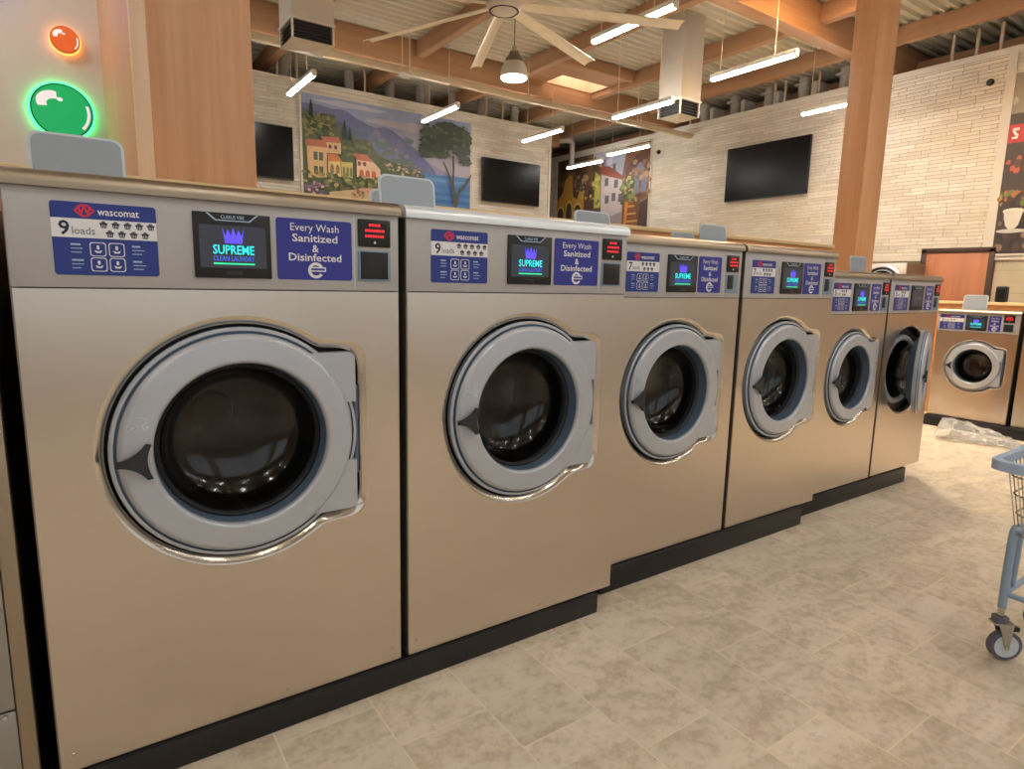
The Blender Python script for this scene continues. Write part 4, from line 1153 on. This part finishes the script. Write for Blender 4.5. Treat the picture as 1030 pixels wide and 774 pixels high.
# glowing bubble signs on the grey wall
def bubble(cx, cz, r, face, halo, label):
    t = thing('bubble_sign', label, 'sign', (cx, 5.5, cz), 0, 'round lit bubble signs')
    circ = lambda k, n=40: [(r * k * math.cos(2 * PI * i / n), r * k * math.sin(2 * PI * i / n)) for i in range(n)]
    mb = MB(); mb.prism(circ(1.09), -.035, -.02, halo); mb.build('halo_edge', t)
    mb = MB(); mb.prism(circ(1.0), -.06, -.03, face)
    ring = lambda a, b, t0, t1, n=14: [(r * a * math.cos(t0 + (t1 - t0) * i / n), r * a * math.sin(t0 + (t1 - t0) * i / n)) for i in range(n + 1)] + [(r * b * math.cos(t1 - (t1 - t0) * i / n), r * b * math.sin(t1 - (t1 - t0) * i / n)) for i in range(n + 1)]
    dk = mp('sign_outline_%d' % int(r * 1000), (70, 44, 30) if face == 'sign_o' else (10, 70, 46))
    mb.strip([[(x, -.0605, z) for x, z in circ(.99)], [(x, -.0605, z) for x, z in circ(.95)]], dk)
    mb.flat(ring(.90, .80, -.75, .35), 'sign_w', -.061)
    a = [(r * (-.28 + .52 * math.cos(x)) , r * (.28 + .42 * math.sin(x))) for x in [PI * (.42 + .72 * i / 10) for i in range(11)]]
    b = [(r * (-.20 + .28 * math.cos(x)), r * (.22 + .2 * math.sin(x))) for x in [PI * (1.14 - .72 * i / 10) for i in range(11)]]
    mb.flat(a + b, 'sign_w', -.061)
    mb.flat([(r * (-.05 + .1 * math.cos(2 * PI * i / 16)), r * (.42 + .07 * math.sin(2 * PI * i / 16))) for i in range(16)], 'sign_w', -.061)
    mb.build('face', t)
bubble(.083, 3.034, .083, 'sign_o', 'neon_o', 'small orange glowing bubble sign on the grey wall')
bubble(.034, 2.572, .176, 'sign_g', 'neon_g', 'large green glowing bubble sign above the foreground grey flap')
bubble(-.36, 3.36, .13, 'sign_v', 'neon_v', 'violet glowing sign just at the top left corner')

# dryer by the right wall
t = thing('dryer', 'grey dryer with round dark door, seen behind the end of the row', 'dryer', (9.70, 5.00, 0), -PI / 2)
mb = MB(); mb.box(0, .78, .004, .57, .0, 1.895, 'steel_side', .004); mb.build('body', t)
mb = MB(); mb.box(.006, .774, -.006, .006, .06, 1.89, 'steel', .004); mb.build('front_panel', t)
for cz in (1.58, .72):
    mb = MB(); mb.lathe([(.30, -.006), (.30, -.03), (.27, -.045), (.255, -.04), (.245, -.012), (.225, -.012), (.22, -.03), (.205, -.03)], 'lampcap', 'y', (.46, 0, cz), 48, mats=['door', 'door', 'door', 'gasket', 'gasket', 'door', 'door'])
    dd = mb.build('door', t)
    mb = MB(); mb.lathe([(.206, -.028), (.12, -.034), (0, -.036)], 'tv', 'y', (.46, 0, cz), 40); mb.build('door_glass', dd)
    mb = MB(); mb.box(.15, .175, -.06, -.04, cz - .06, cz + .06, 'handle', .004); mb.build('handle', dd)

# black speaker on the counter
t = thing('speaker', 'small black upright speaker standing on the wood counter', 'speaker', (8.86, 2.80, 1.39), -PI / 2)
mb = MB(); mb.box(-.055, .055, -.05, .05, 0, .185, 'black', .02, None, 3); mb.build('case', t)
mb = MB(); mb.box(-.042, .042, -.054, -.048, .03, .165, 'tvb', .006); mb.build('grille', t)

# ------------------------------------------------------------------ laundry cart
def cart():
    x0, x1, y1, y0 = 2.885, 3.535, .87, -.13
    t = thing('laundry_cart', 'wire laundry cart on casters with pale blue bumper, cut by the right edge', 'cart', (2.8, .88, 0))
    o = Vector(t.location)
    q = lambda x, y, z: tuple(Vector((x, y, z)) - o)
    zt, zb_ = .832, .545
    def loop(z, ins, r=.07):
        return [q(a, b, z) for a, b in rrect(x0 + ins, x1 - ins, y0 + ins, y1 - ins, r, 6)]
    mb = MB()
    L0 = [loop(zt - .022, -.012), loop(zt + .016, -.012), loop(zt + .022, 0), loop(zt + .016, .014), loop(zt - .022, .014), loop(zt - .022, -.012)]
    mb.strip(L0, 'cartrim'); mb.build('bumper', t)
    mb = MB()
    ins = lambda z: .035 + (zt - z) * .16
    for z in (.785, .71, .63, zb_): mb.tube(loop(z, ins(z)), .0035, 'chrome', 6, True)
    nx, ny = 12, 18
    for i in range(nx + 1):
        f = .06 + .88 * i / nx
        for y, s in ((y0, 1), (y1, -1)):
            X_ = lambda z: x0 + ins(z) + (x1 - x0 - 2 * ins(z)) * f
            mb.tube([q(X_(zt), y + s * ins(zt), zt), q(X_(zb_), y + s * ins(zb_), zb_)], .0025, 'chrome', 5)
        mb.tube([q(X_(zb_), y0 + ins(zb_), zb_), q(X_(zb_), y1 - ins(zb_), zb_)], .0025, 'chrome', 5)
    for i in range(ny + 1):
        f = .04 + .92 * i / ny
        for x, s in ((x0, 1), (x1, -1)):
            Y_ = lambda z: y0 + ins(z) + (y1 - y0 - 2 * ins(z)) * f
            mb.tube([q(x + s * ins(zt), Y_(zt), zt), q(x + s * ins(zb_), Y_(zb_), zb_)], .0025, 'chrome', 5)
        mb.tube([q(x0 + ins(zb_), Y_(zb_), zb_), q(x1 - ins(zb_), Y_(zb_), zb_)], .0025, 'chrome', 5)
    mb.build('wire_basket', t)
    cs = [(x0 + .125, y1 - .07), (x1 - .10, y1 - .07), (x0 + .125, y0 + .10), (x1 - .10, y0 + .10)]
    mb = MB()
    for x, y in cs:
        mb.tube([q(x + .03, y, .56), q(x + .008, y, .545), q(x, y, .51), q(x - .005, y, .35), q(x, y, .225)], .0155, 'cart', 10)
        mb.tube([q(x + .09, y, .56), q(x + .085, y, .42), q(x + .08, y, .30)], .012, 'cart', 8)
    for a, b in ((0, 1), (2, 3), (0, 2), (1, 3)):
        mb.tube([q(cs[a][0], cs[a][1], .285), q(cs[b][0], cs[b][1], .285)], .012, 'cart', 8)
        mb.tube([q(cs[a][0] + .01, cs[a][1], .55), q(cs[b][0] + .01, cs[b][1], .55)], .011, 'cart', 8)
    mb.build('leg_frame', t)
    for k, (x, y) in enumerate(cs):
        T = Matrix.Translation(Vector((x, y, 0)) - o) @ Matrix.Rotation(math.radians(-40), 4, 'Z')
        def g(u, v, w, T=T): return tuple(T @ Vector((u, v, w)))
        mb = MB()
        for s in (-.02, .02):
            mb.prism([(-.012, .16), (.045, .16), (.037, .05), (.023, .05)], s - .002, s + .002, 'chrome', lambda u, v, y, T=T: tuple(T @ Vector((u, y, v))))
        mb.box(-.03, .045, -.024, .024, .155, .165, 'chrome', .002, T)
        mb.cyl(g(0, 0, .165), g(0, 0, .185), .03, 'tyre', 20); mb.cyl(g(0, 0, .18), g(0, 0, .235), .012, 'chrome', 12)
        mb.box(.03, .075, -.012, .012, .125, .145, 'black', .003, T)
        c = mb.build('caster', t)
        mb = MB()
        mb.cyl(g(.03, -.014, .0625), g(.03, .014, .0625), .062, 'tyre', 36)
        mb.cyl(g(.03, -.0165, .0625), g(.03, .0165, .0625), .047, 'hubw', 30)
        mb.cyl(g(.03, -.024, .0625), g(.03, .024, .0625), .008, 'chrome', 12)
        mb.build('wheel', c)
cart()

# ------------------------------------------------------------------ plastic bag on the floor
mb = MB(); nx, ny = 40, 24; mi = mb.mi('bag'); g = []
for i in range(nx + 1):
    row = []
    for j in range(ny + 1):
        u, v = i / nx, j / ny
        wd = .10 + .13 * (1 - u) ** .7
        th = 2 * PI * v
        h = (.17 * (1 - u) ** .8 + .04) * (1 if u > .02 else .4)
        p = Vector((-.02 + .30 * math.sin(u * 1.7) * .3, -.62 * u, 0))
        x = p.x + wd * math.cos(th); z = h * (.5 + .5 * math.sin(th)) * (1 if math.sin(th) > -.8 else .6)
        nn = noise.noise_vector(Vector((u * 9, math.cos(th) * 3, math.sin(th) * 3)))
        n2 = noise.noise_vector(Vector((u * 24, math.cos(th) * 8, math.sin(th) * 8 + 5)))
        row.append(mb.bm.verts.new((x + nn.x * .035 + n2.x * .012, p.y + nn.y * .035 + n2.y * .012, max(.003, z + nn.z * .03 + n2.z * .012))))
    g.append(row)
for i in range(nx):
    for j in range(ny):
        mb.face([g[i][j], g[i + 1][j], g[i + 1][(j + 1)], g[i][(j + 1)]], mi, False)
bag = tag(mb.build('plastic_bag', None, (7.38, 2.66, 0)), 'crumpled clear plastic bag lying on the floor before the low washer', 'bag')

# ------------------------------------------------------------------ world and camera
wd = bpy.data.worlds.new('daylight'); S.world = wd; wd.use_nodes = True
bg = wd.node_tree.nodes['Background']
bg.inputs[0].default_value = (0.92, 0.96, 1.0, 1); bg.inputs[1].default_value = 0.4

f_px, yaw, pit, rol = 630.8, math.radians(34.93), math.radians(9.1165), math.radians(-1.2432)
fw0 = Vector((math.sin(yaw), math.cos(yaw), 0)); rt0 = Vector((math.cos(yaw), -math.sin(yaw), 0)); up = Vector((0, 0, 1))
fw = fw0 * math.cos(pit) - up * math.sin(pit); dn = -(up * math.cos(pit) + fw0 * math.sin(pit))
rt = rt0 * math.cos(rol) + dn * math.sin(rol); dn = -rt0 * math.sin(rol) + dn * math.cos(rol)
cam = bpy.data.cameras.new('camera'); co = bpy.data.objects.new('camera', cam); COL.objects.link(co)
cam.sensor_width = 36.0; cam.lens = f_px / 1030 * 36.0; cam.clip_start = .02
co.matrix_world = Matrix(((rt.x, -dn.x, -fw.x, 0), (rt.y, -dn.y, -fw.y, 0), (rt.z, -dn.z, -fw.z, 1.48), (0, 0, 0, 1)))
S.camera = co
vs = S.view_settings
vs.view_transform = 'Standard'; vs.look = 'None'; vs.gamma = 1.0; vs.use_curve_mapping = False
vs.exposure = 1.15
